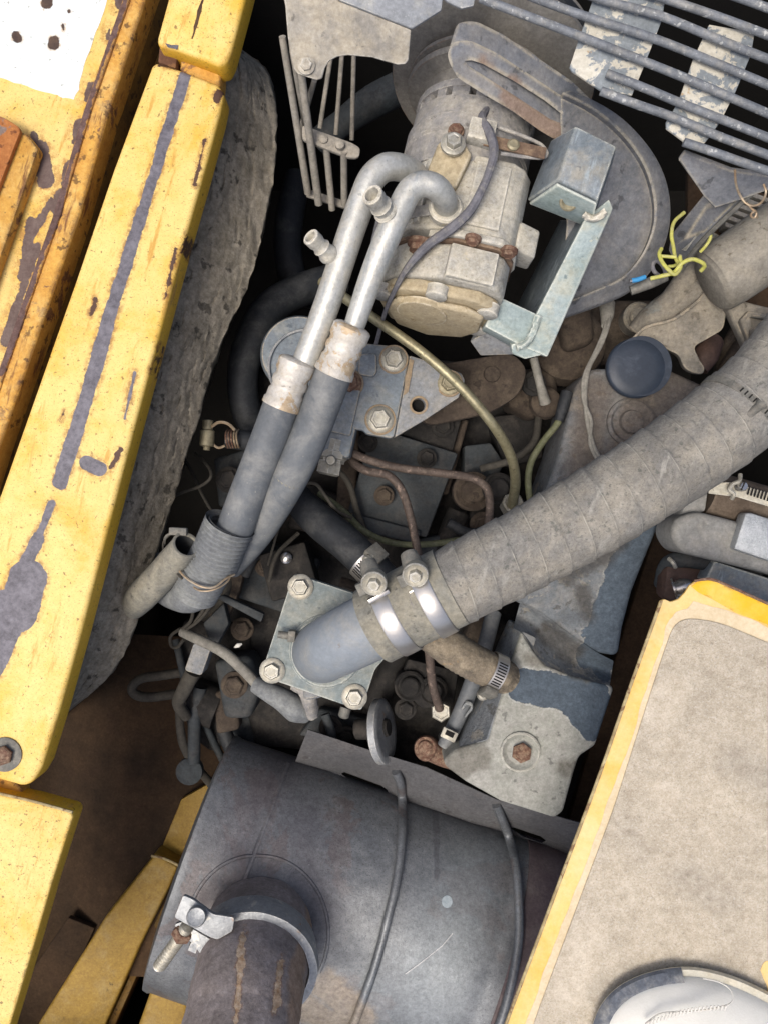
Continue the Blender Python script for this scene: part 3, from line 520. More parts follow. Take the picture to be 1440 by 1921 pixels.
t = Thing('radiator_louvre', 'dusty dark radiator fins behind the wire loop at the right margin', 'radiator', (1410, 390, -.1))
for k in range(9): t.add('fin', slab([(1330+k*6, 330+k*17), (1500+k*6, 392+k*17), (1500+k*6, 401+k*17), (1330+k*6, 339+k*17)], -.10, .02, .001), 'rod_dusty')
t.add('backing', slab([(1290, 320), (1560, 400), (1560, 620), (1290, 540)], -.125, .01, .001), 'bay_dark')

# ---- belt guard / adjusting arm plate ----
t = Thing('belt_guard', 'curved grey belt guard plate with slotted adjusting arm beside the compressor', 'guard plate', (1130, 350, .0))
def gp(x, y):   # tilted plane: high at the upper left, low at lower right
    d = ((x-850)*.45+(y-90)*.89); return (x, y, .105-d*.00027)
back = Vector((.008, .020, .003))
armz = [(842, 118), (838, 100), (846, 84), (866, 80), (884, 82), (930, 104), (1000, 150), (1060, 190), (1105, 232), (1040, 262), (1010, 244), (960, 208), (905, 176), (858, 146)]
armo = rnd_poly([gp(*p) for p in armz], 6, 2)
slot = [gp(*p) for p in [(876, 128), (870, 120), (872, 114), (884, 113), (905, 120), (960, 150), (1020, 188), (1078, 234), (1062, 240), (1030, 228), (960, 182), (905, 146)]]
dv = Vector((.0062, .0215, -.002)); t.add('slotted_arm', prism(armo, .01, .0008, vec=dv*.14, holes=[slot]), 'guard_arm', label='slotted arm face with rusty dust')
t.add('arm_body', prism([V3(p)+dv*.145 for p in armo], .01, .0012, vec=dv*.85, holes=[[V3(p)+dv*.145 for p in slot]]), 'guard_plate', label='bluish painted edge of the arm')
def sm(pl, k=5): return [(p.x, p.y) for p in cat([Vector((x, y, 0)) for x, y in pl], k)[0]]
fl_o = sm([(1070, 168), (1110, 184), (1160, 214), (1200, 252), (1232, 296), (1252, 345), (1258, 400), (1249, 452), (1224, 503), (1188, 541), (1130, 568), (1056, 594)])
fl_i = sm([(1050, 182), (1098, 206), (1142, 238), (1176, 274), (1202, 314), (1217, 356), (1223, 402), (1216, 444), (1195, 488), (1162, 524), (1116, 546), (1056, 570)])
t.add('plate', prism([gp(*p) for p in fl_i]+[gp(1052, 540), gp(1062, 420), gp(1050, 250)], .01, .0008, vec=Vector((.004, .004, -.012))), 'guard_plate')
fb = bmesh.new(); N_ = len(fl_o)
def lift(p, dz): return P(*gp(*p))+Vector((0, 0, dz))
rowsr = [[fb.verts.new(lift(p, -.014)) for p in fl_o], [fb.verts.new(lift(p, -.002)) for p in fl_o], [fb.verts.new(lift((p[0]*.9+q[0]*.1, p[1]*.9+q[1]*.1), .0)) for p, q in zip(fl_o, fl_i)], [fb.verts.new(lift((p[0]*.1+q[0]*.9, p[1]*.1+q[1]*.9), .008)) for p, q in zip(fl_o, fl_i)], [fb.verts.new(lift(q, .007)) for q in fl_i], [fb.verts.new(lift(q, -.014)) for q in fl_i]]
for r0, r1 in zip(rowsr, rowsr[1:]+rowsr[:1]):
    for i in range(N_-1): fb.faces.new((r0[i], r0[i+1], r1[i+1], r1[i]))
fb.faces.new([r[0] for r in rowsr]); fb.faces.new([r[-1] for r in rowsr[::-1]])
t.add('rim', fb, 'guard_plate', label='curved raised rim', ang=30)

# ---- fan belt pulleys behind ----
t = Thing('fan_pulley', 'large dark belt pulley behind the slotted arm at the top', 'pulley', (930, 140, -.1))
pc = P(925, 138, -.015); pax = Vector((.19, .93, -.40)).normalized()
def ringprof(c, ax, r, w): return lathe(c, ax, [(-w, r*.35), (-w, r*.93), (-w, r), (-w*.5, r), (-w*.1, r*.9), (w*.3, r), (w, r), (w, r*.93), (w*.8, r*.4)], 56)
t.add('sheave', ringprof(pc, pax, .105, .014), 'pulley')
t.add('belt', lathe(pc, pax, [(-.010, .1015), (-.006, .1075), (.004, .1075), (.006, .1015)], 56, cap0=False, cap1=False), 'rubber_dark')

# ---- compressor ----
A = Vector((.215, .955, -.16)).normalized(); Rr = Vector((.975, -.22, 0)); Rr = (Rr-A*Rr.dot(A)).normalized(); U = Rr.cross(A)
CC = P(853, 395, .005)
def Q(r, u, h): return CC + Rr*r + U*u + A*h
t = Thing('ac_compressor', 'dusty beige air conditioning compressor with pulley, bolted in the square bracket', 'compressor', (850, 420, -.06))
cl = t.add('clutch_pulley', lathe(Q(0, 0, .118), A, [(0, .03), (0, .052), (.004, .06), (.006, .076), (.010, .0775), (.012, .0775), (.014, .070), (.018, .070), (.020, .0775), (.024, .0775), (.026, .074), (.026, .03)], 56), 'pulley')
t.add('clutch_face', lathe(Q(0, 0, .108), A, [(0, .045), (.0, .057), (.014, .059), (.018, .050)], 48), 'pulley', parent=cl)
t.add('front_housing', lathe(Q(0, 0, .03), A, [(-.01, .060), (.018, .062), (.02, .0645), (.036, .0645), (.038, .062), (.058, .0615), (.060, .058), (.058, .044), (.074, .044)], 56), 'alloy_grey')
t.add('coil_ring', lathe(Q(0, 0, .1), A, [(-.002, .047), (-.002, .0615), (0, .0625), (.005, .0625), (.006, .060), (.006, .047)], 56, cap0=False, cap1=False), 'alloy_grey')
for k in range(11):
    a = R(-10+k*20); p = Q(.0545*math.cos(a), .0545*math.sin(a), .0935); t.add('fin', obox(p, A, Rr*(-math.sin(a))+U*math.cos(a), .0065, .0055 if k % 3 else .009, .006, .0012), 'alloy_grey')
secs = [(-62, -5), (-56, 22), (-40, 42), (-16, 52), (8, 60), (46, 60), (58, 53), (66, 38), (68, 0), (52, -40), (0, -60), (-45, -45)]
def sect(pts, h0, h1, bevel=.003, k=1.0): return prism([Q(x*k/1000, y*k/1000, h0) for x, y in pts], bevel=bevel, vec=A*(h1-h0), seg=3)
t.add('cylinder_block', sect(secs, -.052, .028), 'alloy')
t.add('ridge', sect([(10, 58), (44, 58), (44, 63), (10, 63)], -.046, .020, .0015), 'alloy')
t.add('ridge', sect([(-2, 50), (6, 54), (5, 64), (-1, 63)], -.056, -.044, .002), 'alloy')
t.add('flange', sect([(-20, 50), (8, 63), (50, 63), (66, 50), (70, 20), (60, -20), (-20, -20)], -.060, -.053, .0015), 'alloy')
t.add('gasket', sect([(x*1.0, y*.985) for x, y in secs], -.0635, -.0605, .0003), 'gasket_rust')
t.add('rear_head', sect([(x*.97, y*.93) for x, y in secs], -.100, -.064, .004), 'alloy')
t.add('rear_pad', sect([(2, 50), (46, 52), (50, 58), (4, 60)], -.099, -.066, .0015), 'alloy', label='pale flat pad on the rear head')
t.add('rear_cap', sect([(-58, 8), (-44, 34), (-18, 44), (40, 46), (60, 34), (62, -6), (46, -36), (0, -54), (-42, -40)], -.113, -.1005, .003), 'alloy_tan')
t.add('rear_face', sect([(-48, 4), (-36, 26), (-12, 34), (32, 36), (50, 26), (50, -8), (36, -30), (0, -44), (-34, -32)], -.121, -.1135, .004), 'alloy_tan')
for rx, ux in ((-52, 18), (52, 30), (0, 46), (48, -20)): t.add('lug', lathe(Q(rx/1000, ux/1000*.9, -.109), -A, [(-.004, .011), (.006, .0105), (.0075, .008)], 16), 'alloy')
for k in range(5): t.add('rib', sect([(-54+k*5, 14+k*7), (-50+k*5, 19+k*7), (-53+k*5, 24+k*7), (-58+k*5, 18+k*7)], -.048, .02, .001), 'alloy')
t.add('bracket_ear', sect([(58, 10), (84, 6), (86, 34), (64, 44)], -.050, -.02, .003), 'alloy')
t.add('rear_boss', lathe(Q(-6, 6, 0) if False else Q(-.010, .012, -.122), -A, [(-.006, .026), (.0005, .025), (.002, .018)], 28), 'alloy_tan')
for r, u, h, d, rr_ in ((-.026, .050, -.070, -A, .0095), (.058, .056, -.0605, -A, .0065), (.022, .0635, -.0605, -A, .0060), (-.052, .0, -.066, -A, .006)):
    t.add('bolt', hexbolt(Q(r, u, h), d, rr_, rr_*.9, flange=1.3), 'rust_bolt')
t.add('plug_block', obox(Q(.008, .066, .046), A, Rr, .011, .013, .008, .002), 'alloy')
t.add('clip_plate', obox(Q(.042, .066, .040), Rr, A, .030, .006, .0012, .0008), 'gasket_rust')
t.add('screw', lathe(Q(.040, .067, .040), U, [(0, .006), (.0025, .006), (.004, .004), (.0035, .002)], 14), 'brass_nut')
t.add('screw', hexbolt(Q(-.016, .064, .044), U, .0065, .005, flange=1.2), 'rust_bolt')
t.add('clip_rod', tube([Q(.020, .064, .058), Q(.064, .062, .052), Q(.074, .060, .044), Q(.066, .063, .036), Q(.030, .066, .030)], 3.4, 8, 6), 'alloy_grey')
pb_ = t.add('port_block', prism([Q(-.030, .064, .030), Q(-.010, .074, .034), Q(.004, .070, .020), Q(-.004, .066, -.014), Q(-.024, .060, -.016), Q(-.036, .052, .0)], bevel=.003, vec=-U*.03, seg=3), 'alloy_tan')
t.add('bolt', hexbolt(Q(-.016, .076, .022), U, .0078, .0085, flange=1.5), 'zinc', parent=pb_)
t.add('name_plate', obox(Q(-.030, .0535, -.038), A, (Rr*.8+U*.6), .006, .016, .0008, .0006), 'alloy_grey')
t.add('lug', obox(Q(-.060, .0, -.045), A, U, .014, .010, .016, .003), 'alloy_grey')

t = Thing('compressor_mount', 'pale teal welded U bracket with square tube holding the compressor', 'bracket', (1040, 460, -.05))
tb = bmesh.new(); tv = [tb.verts.new(P(*p)) for p in ((1079, 235, .095), (1156, 274, .095), (1121, 374, .088), (1045, 337, .088), (1032, 262, .045), (1150, 300, .03), (1108, 424, .03), (987, 376, .035))]
for f in ((0, 1, 2, 3), (4, 7, 6, 5), (0, 3, 7, 4), (3, 2, 6, 7), (2, 1, 5, 6), (1, 0, 4, 5)): tb.faces.new([tv[k] for k in f])
bev(tb, .0022, 2)
t.add('square_tube', tb, 'bracket_blue', label='blue grey square tube end')
t.add('tube_cap', prism([(992, 378, .037), (1044, 342, .087), (1118, 378, .087), (1108, 424, .034)], .003, .001, vec=(0, -.003, .001)), 'bracket_teal', label='pale end face of the square tube')
t.add('welded_nut', lathe(P(1066, 376, .066), Vector((-.1, -.6, .8)), [(-.002, .009), (.004, .009), (.005, .007), (.002, .004)], 18), 'brass_nut')
t.add('side_bar', prism([(1094, 400, .055), (1140, 382, .07), (1026, 664, .035), (968, 664, .035), (980, 640, .035)], .018, .003, vec=Vector((0, 0, -.02))) if False else prism([(1096, 410, .058), (1142, 372, .066), (1150, 390, .062), (1026, 670, .034), (974, 648, .034)], .018, .002), 'bracket_teal')
t.add('inner_web', prism([(1104, 412, .052), (1000, 642, .03), (955, 600, -.09), (1050, 412, -.09)], .004, .001), 'bracket_blue')
t.add('lower_arm', prism([(936, 556, .040), (1006, 588, .040), (1000, 642, .036), (975, 648, .036), (908, 612, .040)], .03, .002), 'bracket_teal')
t.add('foot', prism([(958, 646, .036), (1002, 634, .036), (1026, 664, .032), (984, 674, .030), (960, 664, .030)], .015, .002), 'bracket_teal')
t.add('under_plate', prism([(880, 640, -.02), (912, 622, .0), (985, 648, .0), (966, 666, -.01), (900, 668, -.03)], .02, .002), 'filter_grey')
wl = bmesh.new()
rough_up(tube([(1095, 402, .064), (1112, 410, .066), (1136, 396, .07)], 7, 8, 5, wl), .0012, 300); t.add('weld_bead', wl, 'alloy')
wl = bmesh.new()
rough_up(tube([(1010, 592, .042), (1000, 620, .040), (985, 645, .04), (968, 652, .04)], 7, 8, 5, wl), .0014, 300); t.add('weld_bead', wl, 'bracket_teal')

single('signal_cable', 'flat lilac grey cable lying over the compressor', 'cable', tube([(912, 205, .050), (903, 222, .062), (916, 246, .072), (926, 282, .080), (918, 318, .084), (903, 355, .085), (880, 396, .086), (846, 428, .084), (806, 456, .078), (778, 484, .078), (757, 512, .072), (742, 540, .06), (724, 580, .03), (704, 650, -.06)], [7, 8, 9, 9, 8, 8, 9, 10, 9, 8, 6, 5, 4, 4], 8, 6), 'wire_lilac', (850, 420, .06))
# ================= air conditioning pipes and hoses =================
def ferrule(c0, c1, r):
    a = V3(c0); b_ = V3(c1); ax = (b_-a); L = ax.length; r = r*S(a.z)
    return lathe(a, ax, [(0, r*.72), (0, r*.9), (L*.04, r), (L*.24, r*1.0), (L*.30, r*.90), (L*.36, r*.89), (L*.42, r*.97), (L*.52, r*.97), (L*.57, r*.88), (L*.63, r*.88), (L*.69, r*.97), (L*.84, r*.97), (L*.88, r*1.04), (L*.99, r*1.06), (L, r*.95)], 32)
def port(c0, c1, r):
    a = V3(c0); b_ = V3(c1); ax = (b_-a); L = ax.length; r = r*S(a.z)
    return lathe(a, ax, [(-.004, r*.9), (L*.15, r*.95), (L*.25, r*1.15), (L*.34, r*1.15), (L*.40, r*.95), (L*.52, r*.95), (L*.56, r*1.05), (L*.62, r*.9), (L*.70, r*.85), (L*.78, r*.98), (L*.98, r*.98), (L, r*.9), (L, r*.68), (L*.75, r*.64), (L*.6, r*.3)], 24)
t = Thing('suction_line', 'left aluminium pipe with capless service port running into thick rubber hose', 'pipe', (620, 560, .02))
t.add('pipe', tube([(792, 352, .045), (776, 326, .066), (750, 314, .084), (722, 314, .093), (698, 334, .095), (682, 370, .094), (660, 430, .092), (610, 580, .082), (564, 700, .07)], [23, 24, 25, 26, 26, 26, 25.5, 25, 24], 20, 7), 'aluminium')
t.add('ferrule', ferrule((560, 676, .074), (527, 764, .064), 36), 'ferrule')
t.add('rubber_hose', tube([(529, 758, .065), (510, 810, .058), (484, 878, .046), (458, 945, .034), (438, 1000, .022), (415, 1060, .0)], [34.5, 34.5, 34.5, 34.5, 34.5, 34], 26, 7), 'rubber_grey')
t.add('service_port', port((630, 490, .088), (582, 443, .115), 16.5), 'alloy')
t = Thing('discharge_line', 'right aluminium pipe with large service port, curving into the compressor block', 'pipe', (690, 520, .02))
t.add('pipe', tube([(836, 392, .066), (832, 370, .090), (815, 350, .103), (790, 345, .106), (768, 358, .106), (750, 392, .105), (728, 440, .103), (696, 520, .097), (664, 612, .086)], [23, 23, 24, 24, 24.5, 24.5, 25, 23, 20], 20, 7), 'aluminium')
t.add('pipe_collar', lathe(P(835, 392, .068), Vector((.05, .15, 1)), [(-.004, .0165), (.004, .0165), (.006, .0145)], 24), 'alloy')
t.add('ferrule', ferrule((662, 612, .088), (625, 702, .075), 37), 'ferrule')
h = t.add('rubber_hose', tube([(628, 695, .076), (606, 752, .068), (576, 826, .054), (545, 890, .04), (515, 945, .022), (478, 1005, -.004), (430, 1060, -.03)], [35, 35.5, 36, 36, 34, 30, 28], 26, 7), 'rubber_grey')
for c0, c1 in (((544, 892, .04), (538, 903, .036)), ((530, 918, .031), (525, 928, .028))):
    a, b_ = P(*c0), P(*c1); t.add('hose_band', lathe(a, b_-a, [(0, .0185), ((b_-a).length, .0185)], 28, cap0=False, cap1=False), 'rubber_dusty', parent=h)
t.add('service_port', port((735, 412, .100), (697, 364, .135), 20), 'alloy')

# corrugated sleeve
L = []
cs, _ = cat([P(432, 982, .026), P(410, 1030, .016), P(388, 1070, .004), (P(366, 1112, -.012))], 26)
b = bmesh.new(); n = len(cs); rs = []
for i, c in enumerate(cs): rs.append((46 - 5*i/n + (2.8 if (i//2) % 2 == 0 else -2.0))*S(c.z))
rings(b, cs, rs, 30, False, False)
cs2 = [c for c in cs]; rs2 = [r-.004 for r in rs]; rings(b, cs2[::-1], rs2[::-1], 30, False, False)
t = Thing('corrugated_sleeve', 'ribbed grey conduit sleeve over the lower end of the rubber hose', 'sleeve', (395, 1060, -.03))
t.add('sleeve', b, 'sleeve', ang=80)
t.add('sleeve_tail', tube([(372, 1098, -.012), (358, 1112, -.02), (335, 1112, -.04), (310, 1100, -.07), (290, 1060, -.12)], [38, 38, 34, 30, 26], 22, 6), 'sleeve')
t.add('tie_wire', tube([(322, 1040, .012), (340, 1075, .022), (372, 1098, .030), (400, 1102, .028), (425, 1085, .02), (440, 1078, .012)], 2.2, 6, 6), 'bare_wire')
t.add('tie_wire', tube([(352, 1092, .012), (375, 1108, .024), (402, 1106, .026), (428, 1090, .016), (432, 1074, .012)], 1.8, 6, 6), 'bare_wire')
t = Thing('cut_hose', 'short cut-off grey hose with open end beside the ribbed sleeve', 'hose', (300, 1080, -.05))
b = tube([(350, 1022, .032), (328, 1050, .012), (298, 1086, -.006), (266, 1118, -.025), (250, 1136, -.05)], [26, 29, 30, 30, 26], 24, 6, cap0=False); t.add('outer', b, 'rubber_dusty')
t.add('bore', tube([(350, 1022, .0315), (328, 1050, .012), (305, 1076, .0)], [22, 23, 23], 22, 5, cap0=False), 'rubber_dark')
t.add('rim', lathe(P(350, 1022, .032), P(350, 1022, .032)-P(331, 1046, .014), [(-.003, .0145), (0, .0145), (.0004, .0135), (0, .0118), (-.003, .0118)], 28, cap0=False, cap1=False), 'rubber_dusty')
t.add('clamp_screw', obox(P(335, 997, .026), (1, -.05, 0), (0, 1, 0), .009, .004, .004, .0015), 'zinc_dull')
t.add('clamp_band', tube([(308, 1022, .01), (312, 1006, .018), (328, 1000, .022), (352, 1004, .022), (372, 1014, .016), (388, 1016, .01)], 2.6, 6, 6), 'zinc_dull')
t.add('tie_wire', tube([(322, 1000, .02), (306, 1020, .014), (314, 1048, .018), (334, 1078, .018), (358, 1100, .012)], 1.8, 6, 6), 'wire_dark')

# ================= intake hose, elbow, clamps =================
t = Thing('intake_elbow', 'smooth blue grey intake elbow on a bolted flange plate', 'elbow', (620, 1210, -.06))
fl = t.add('flange', slab(rnd_poly([(551, 1076, 0), (690, 1122, 0), (790, 1160, 0), (703, 1256, 0), (678, 1334, 0), (489, 1268, 0)], 8, 3) and [(p[0], p[1]) for p in rnd_poly([(551, 1076, 0), (690, 1122, 0), (790, 1160, 0), (703, 1256, 0), (678, 1334, 0), (489, 1268, 0)], 8, 3)], -.035, .014, .002), 'flange')
for x, y in ((564, 1101), (511, 1258), (665, 1307)): t.add('bolt', hexbolt(P(x, y, -.0345), UP, .0092, .009, flange=1.5), 'zinc', parent=fl)
t.add('elbow_pipe', tube([(606, 1222, -.05), (607, 1222, -.025), (611, 1220, -.004), (625, 1212, .014), (652, 1198, .027), (700, 1174, .036), (740, 1154, .042), (800, 1124, .05)], [60, 58, 58, 60, 62, 64, 64, 64], 40, 7), 'elbow_grey')
t.add('weld_ring', lathe(P(612, 1222, -.035), UP, [(0, .040), (.003, .0395), (.006, .0365)], 40), 'flange')
t.add('bleed_screw', tube([(522, 1190, -.022), (560, 1196, -.022)], [7, 7], 10, 8, rfun=lambda r, L, v, c: r*(1+.16*math.sin(L*3500))), 'zinc_dull')
t.add('bleed_nut', obox(P(548, 1193, -.02), (1, -.1, 0), (0, 1, 0), .004, .006, .006, .001), 'zinc_dull')
t.add('nub', lathe(P(648, 1331, -.04), Vector((-.3, -1, .2)), [(0, .006), (.008, .006), (.01, .003)], 12), 'zinc_dull')

t = Thing('intake_hose', 'large dusty tape-wrapped intake hose crossing from lower left to right margin', 'hose', (1080, 1000, -.02))
path = [(706, 1172, .036), (770, 1138, .045), (850, 1098, .05), (960, 1042, .05), (1080, 978, .05), (1200, 908, .05), (1300, 840, .05), (1380, 776, .05), (1450, 706, .05), (1530, 600, .05)]
rad = [72, 72.5, 74, 76, 79, 81, 83, 83, 81, 80]
def wrap(r, L, v, c):
    pitch = .0245; ph = (L/pitch + v) % 1.0; a_ = v*2*math.pi
    lump = noise.noise(Vector((L*22, math.cos(a_)*.8, math.sin(a_)*.8)))*.0012 + .0009*math.cos(a_*3+L*17)
    return r + .0014*(ph**1.8) + lump
t.add('wrapped_hose', tube(path, rad, 72, 44, rfun=wrap), 'tape_hose', ang=70)
cuff = tube([(702, 1174, .036), (770, 1138, .045), (846, 1100, .05)], [75, 76, 77.5], 56, 10)
cf = t.add('rubber_cuff', cuff, 'rubber_dusty')
def band(c0, c1, r, n=56, lip=.0006):
    a = V3(c0); b_ = V3(c1); ax = b_-a; L = ax.length; r = r*S(a.z)
    return lathe(a, ax, [(0, r-.002), (0, r), (L*.06, r+lip), (L*.94, r+lip), (L, r), (L, r-.002)], n, cap0=False, cap1=False)
def tbolt_clamp(lbl, c0, c1, r, nut, seed):
    k = Thing('hose_clamp', lbl, 'clamp', c0, 'wide steel clamps on the intake hose cuff')
    k.add('band', band(c0, c1, r), 'clamp_steel'); nx, ny, nz = nut
    ax = Vector((-.10, -.35, 1)).normalized(); p = P(nx, ny, nz)
    k.add('barrel', lathe(P(nx-8, ny-24, nz-.012), Vector((.3, -.8, .5)), [(-.008, .008), (.002, .0098), (.008, .0098)], 18), 'zinc_dull')
    nt = k.add('nut', lathe(p, ax, [(-.006, .0115), (0, .0122), (.004, .0122), (.005, .0114), (.003, .0085), (.003, .0064)], 28), 'zinc')
    k.add('bolt_end', hexbolt(p+ax*.003, ax, .0064, .0065, washer=False), 'zinc', parent=nt)
    k.add('trunnion', obox(P(nx-14, ny+8, nz-.010), Vector((.9, .4, 0)), Vector((-.4, .9, .1)), .010, .006, .004, .001), 'zinc_dull')
    k.add('bridge', obox(P(nx+8, ny+26, nz-.008), Vector((.85, .45, 0)), Vector((-.4, .9, .2)), .011, .002, .003, .0006), 'clamp_steel')
tbolt_clamp('wide steel clamp nearest the smooth elbow, nut on the left', (728, 1161, .040), (757, 1146, .043), 77, (702, 1092, .083), 1)
tbolt_clamp('wide steel clamp nearest the tape-wrapped hose, nut on the right', (795, 1127, .047), (824, 1112, .049), 78.5, (779, 1076, .088), 2)
t = Thing('band_clamp', 'thin dark slotted band around the hose near the right margin', 'clamp', (1392, 770, .05))
a, b_ = P(1381, 775, .05), P(1392, 764, .05)
t.add('band', lathe(a, b_-a, [(0, .0430), (0, .0446), (.007, .0446), (.007, .0430)], 56, cap0=False, cap1=False), 'zinc_dull')
for k in range(16):
    an = R(20+k*6.5); ax = (b_-a).normalized(); u = UP-ax*UP.dot(ax); u.normalize(); v = ax.cross(u); d = u*math.sin(an)+v*math.cos(an)
    t.add('slot', obox(a+ax*.0035+d*.0447, ax, d, .0024, .0004, .0007, 0), 'slot_dark')
t.add('screw', lathe(P(1416, 768, .094), Vector((.5, .5, .3)), [(-.008, .004), (.004, .004), (.006, .0055), (.009, .0055)], 12), 'zinc_dull')

# ================= coolant hoses under the intake hose =================
def worm(name, lbl, c0, c1, r, screw, ang0, grp=None, n=9):
    k = Thing(name, lbl, 'clamp', c0, grp); a, b_ = V3(c0), V3(c1); ax = (b_-a); L = ax.length; ax.normalize(); rr = r*S(a.z)
    k.add('band', lathe(a, ax, [(0, rr), (0, rr+.0012), (L, rr+.0012), (L, rr)], 40, cap0=False, cap1=False), 'clamp_steel')
    u = (UP-ax*UP.dot(ax)).normalized(); v = ax.cross(u)
    for i in range(n):
        an = R(ang0+i*8.5); d = u*math.cos(an)+v*math.sin(an); tg = -u*math.sin(an)+v*math.cos(an)
        k.add('slot', obox(a+ax*L*.5+d*(rr+.0013), ax, tg, L*.36, .00075, .0003, 0), 'slot_dark')
    an = R(screw); d = u*math.cos(an)+v*math.sin(an); tg = -u*math.sin(an)+v*math.cos(an); p = a+ax*L*.5+d*(rr+.004)
    k.add('housing', obox(p, tg, ax, .010, L*.55, .004, .0015), 'zinc_dull')
    k.add('screw', lathe(p+tg*.009, tg, [(-.002, .0045), (.002, .0045), (.003, .0062), (.007, .0062), (.008, .004)], 16), 'zinc')
    return k
t = Thing('coolant_hose', 'dark rubber coolant hose rising from the left under the clamps', 'hose', (640, 1010, -.1))
t.add('hose', tube([(560, 930, -.14), (572, 952, -.10), (604, 982, -.082), (652, 1022, -.07), (700, 1068, -.06), (740, 1110, -.055), (800, 1172, -.05)], [24, 30, 33, 33, 33, 33, 33], 24, 8), 'rubber_dark')
t = Thing('heater_hose', 'braided brown dusty hose stub below the intake hose', 'hose', (860, 1225, -.1))
t.add('hose', tube([(780, 1160, -.05), (806, 1186, -.045), (850, 1220, -.04), (890, 1244, -.04), (930, 1263, -.046), (946, 1270, -.06)], [33, 34, 35, 34, 33, 31], 40, 16, rfun=lambda r, L, v, c: r+.0005*math.sin(L*2600+math.sin(v*50)*2)*1.0), 'braid')
worm('worm_clamp', 'slotted worm clamp on the dark coolant hose beside the round nuts', (682, 1050, -.064), (704, 1072, -.060), 34.5, -38, -20, 'worm drive clamps')
worm('worm_clamp', 'slotted worm clamp at the end of the braided hose by the valve cover', (916, 1256, -.042), (937, 1266, -.044), 35, 62, -40, 'worm drive clamps')
# ================= fuel filter head =================
t = Thing('fuel_filter_head', 'blue grey bolted fuel filter head below the aluminium pipes', 'filter', (690, 740, -.12))
t.add('base_plate', slab([(606, 640), (690, 644), (726, 647), (757, 655), (768, 668), (739, 819), (732, 822), (686, 814), (681, 807), (658, 804), (640, 804), (606, 780)], -.05, .014, .0025), 'filter_blue')
t.add('wing_plate', prism([(768, 666, -.051), (820, 682, -.055), (866, 700, -.058), (872, 714, -.058), (860, 746, -.058), (800, 786, -.055), (740, 821, -.051)], .012, .002, holes=[circ(785, 760, -.0535, 13, 16)]), 'filter_grey')
t.add('hole_collar', lathe(P(785, 760, -.053), UP, [(0, .0102), (.001, .0102), (.001, .0078), (-.012, .0078)], 24, cap0=False, cap1=False), 'rust_stain')
t.add('hole_bore', lathe(P(785, 760, -.0665), UP, [(0, .0078), (.001, .0078)], 20), 'slot_dark')
t.add('rust_stain', prism(jag([(768, 672, -.0495), (776, 676, -.0500), (765, 735, -.0500), (756, 742, -.0494)], 3, 3, 3), .0004, 0, vec=(0, 0, .0006)), 'rust_stain')
t.add('boss', slab([(p[0], p[1]) for p in rnd_poly([(674, 664, 0), (706, 662, 0), (706, 700, 0), (698, 707, 0), (672, 702, 0)], 8, 3)], -.044, .008, .002), 'filter_blue')
for x, y, z, r, m in ((738, 674, -.0495, .0105, 'zinc'), (713, 787, -.0495, .0112, 'zinc'), (842, 719, -.056, .0098, 'brass_nut'), (655, 719, -.0495, .0105, 'rust_bolt')):
    bo = t.add('bolt', hexbolt(P(x, y, z), UP, r, .009, flange=1.32), m)
    t.add('stain_ring', lathe(P(x, y, z), UP, [(0, r*1.55), (.0006, r*1.5), (.0006, r*1.3)], 28), 'rust_stain', parent=bo)
t.add('column', obox(P(640, 800, -.07), (.22, .97, 0), (1, -.2, 0), .034, .018, .02, .004), 'filter_blue')
t.add('column_lug', obox(P(632, 770, -.062), (.22, .97, 0), (1, -.2, 0), .026, .022, .016, .003), 'filter_blue')
bj = t.add('banjo_bolt', lathe(P(628, 842, -.062), Vector((-.2, -.95, .0)), [(-.01, .0145), (.002, .0145), (.003, .0155), (.010, .0155), (.012, .0135), (.015, .0135)], 8), 'zinc')
t.add('banjo_nut', lathe(P(620, 868, -.062), Vector((-.2, -.95, .0)), [(0, .0135), (.002, .0142), (.012, .0142), (.014, .011)], 6), 'zinc', parent=bj)
t.add('bleed_nipple', lathe(P(621, 864, -.048), UP, [(0, .006), (.004, .006), (.006, .0045), (.006, .002)], 12), 'zinc')
t.add('canister', lathe(P(575, 690, -.16), UP, [(0, .044), (.085, .044), (.092, .041), (.093, .02)], 44), 'filter_blue')
t.add('canister_rim', lathe(P(575, 690, -.068), UP, [(0, .0425), (.004, .0432), (.006, .0420), (.005, .0405), (0, .040)], 48, cap0=False, cap1=False), 'blue_zinc')
t.add('rim_screw', hexbolt(P(586, 664, -.066), UP, .005, .008, flange=1.3), 'zinc')

# ================= lines =================
def line(name, lbl, pts, r, m, cat_='tube', n=10, grp=None): return single(name, lbl, cat_, tube(pts, r, n, 8), m, pts[len(pts)//2], grp)
line('fuel_pipe', 'brass coloured steel tube arching from the compressor down to the engine', [(604, 528, -.03), (640, 554, -.01), (700, 596, .004), (790, 660, .012), (860, 722, .012), (922, 794, .0), (956, 852, -.03), (966, 900, -.07), (960, 950, -.12)], 9.6, 'brass_tube', n=14)
single('pipe_nut', 'pale half nut where the brass tube meets the intake hose', 'nut', lathe(P(960, 946, -.125), Vector((.1, .3, 1)), [(-.01, .013), (.006, .013), (.008, .011), (.006, .008)], 8), 'zinc', (960, 946, -.135))
line('injector_pipe', 'brown upper fuel line curving right to the bolt heads', [(648, 830, -.10), (660, 848, -.09), (690, 862, -.085), (745, 877, -.085), (830, 888, -.085), (885, 897, -.085), (911, 914, -.085), (918, 945, -.09), (914, 1000, -.10)], 8, 'fuel_line', n=12)
line('injector_pipe', 'brown lower fuel line bending down behind the clamp nuts', [(655, 838, -.11), (662, 866, -.095), (690, 884, -.085), (728, 892, -.08), (752, 918, -.08), (768, 965, -.08), (780, 1020, -.08), (790, 1070, -.08)], 8, 'fuel_line', n=12)
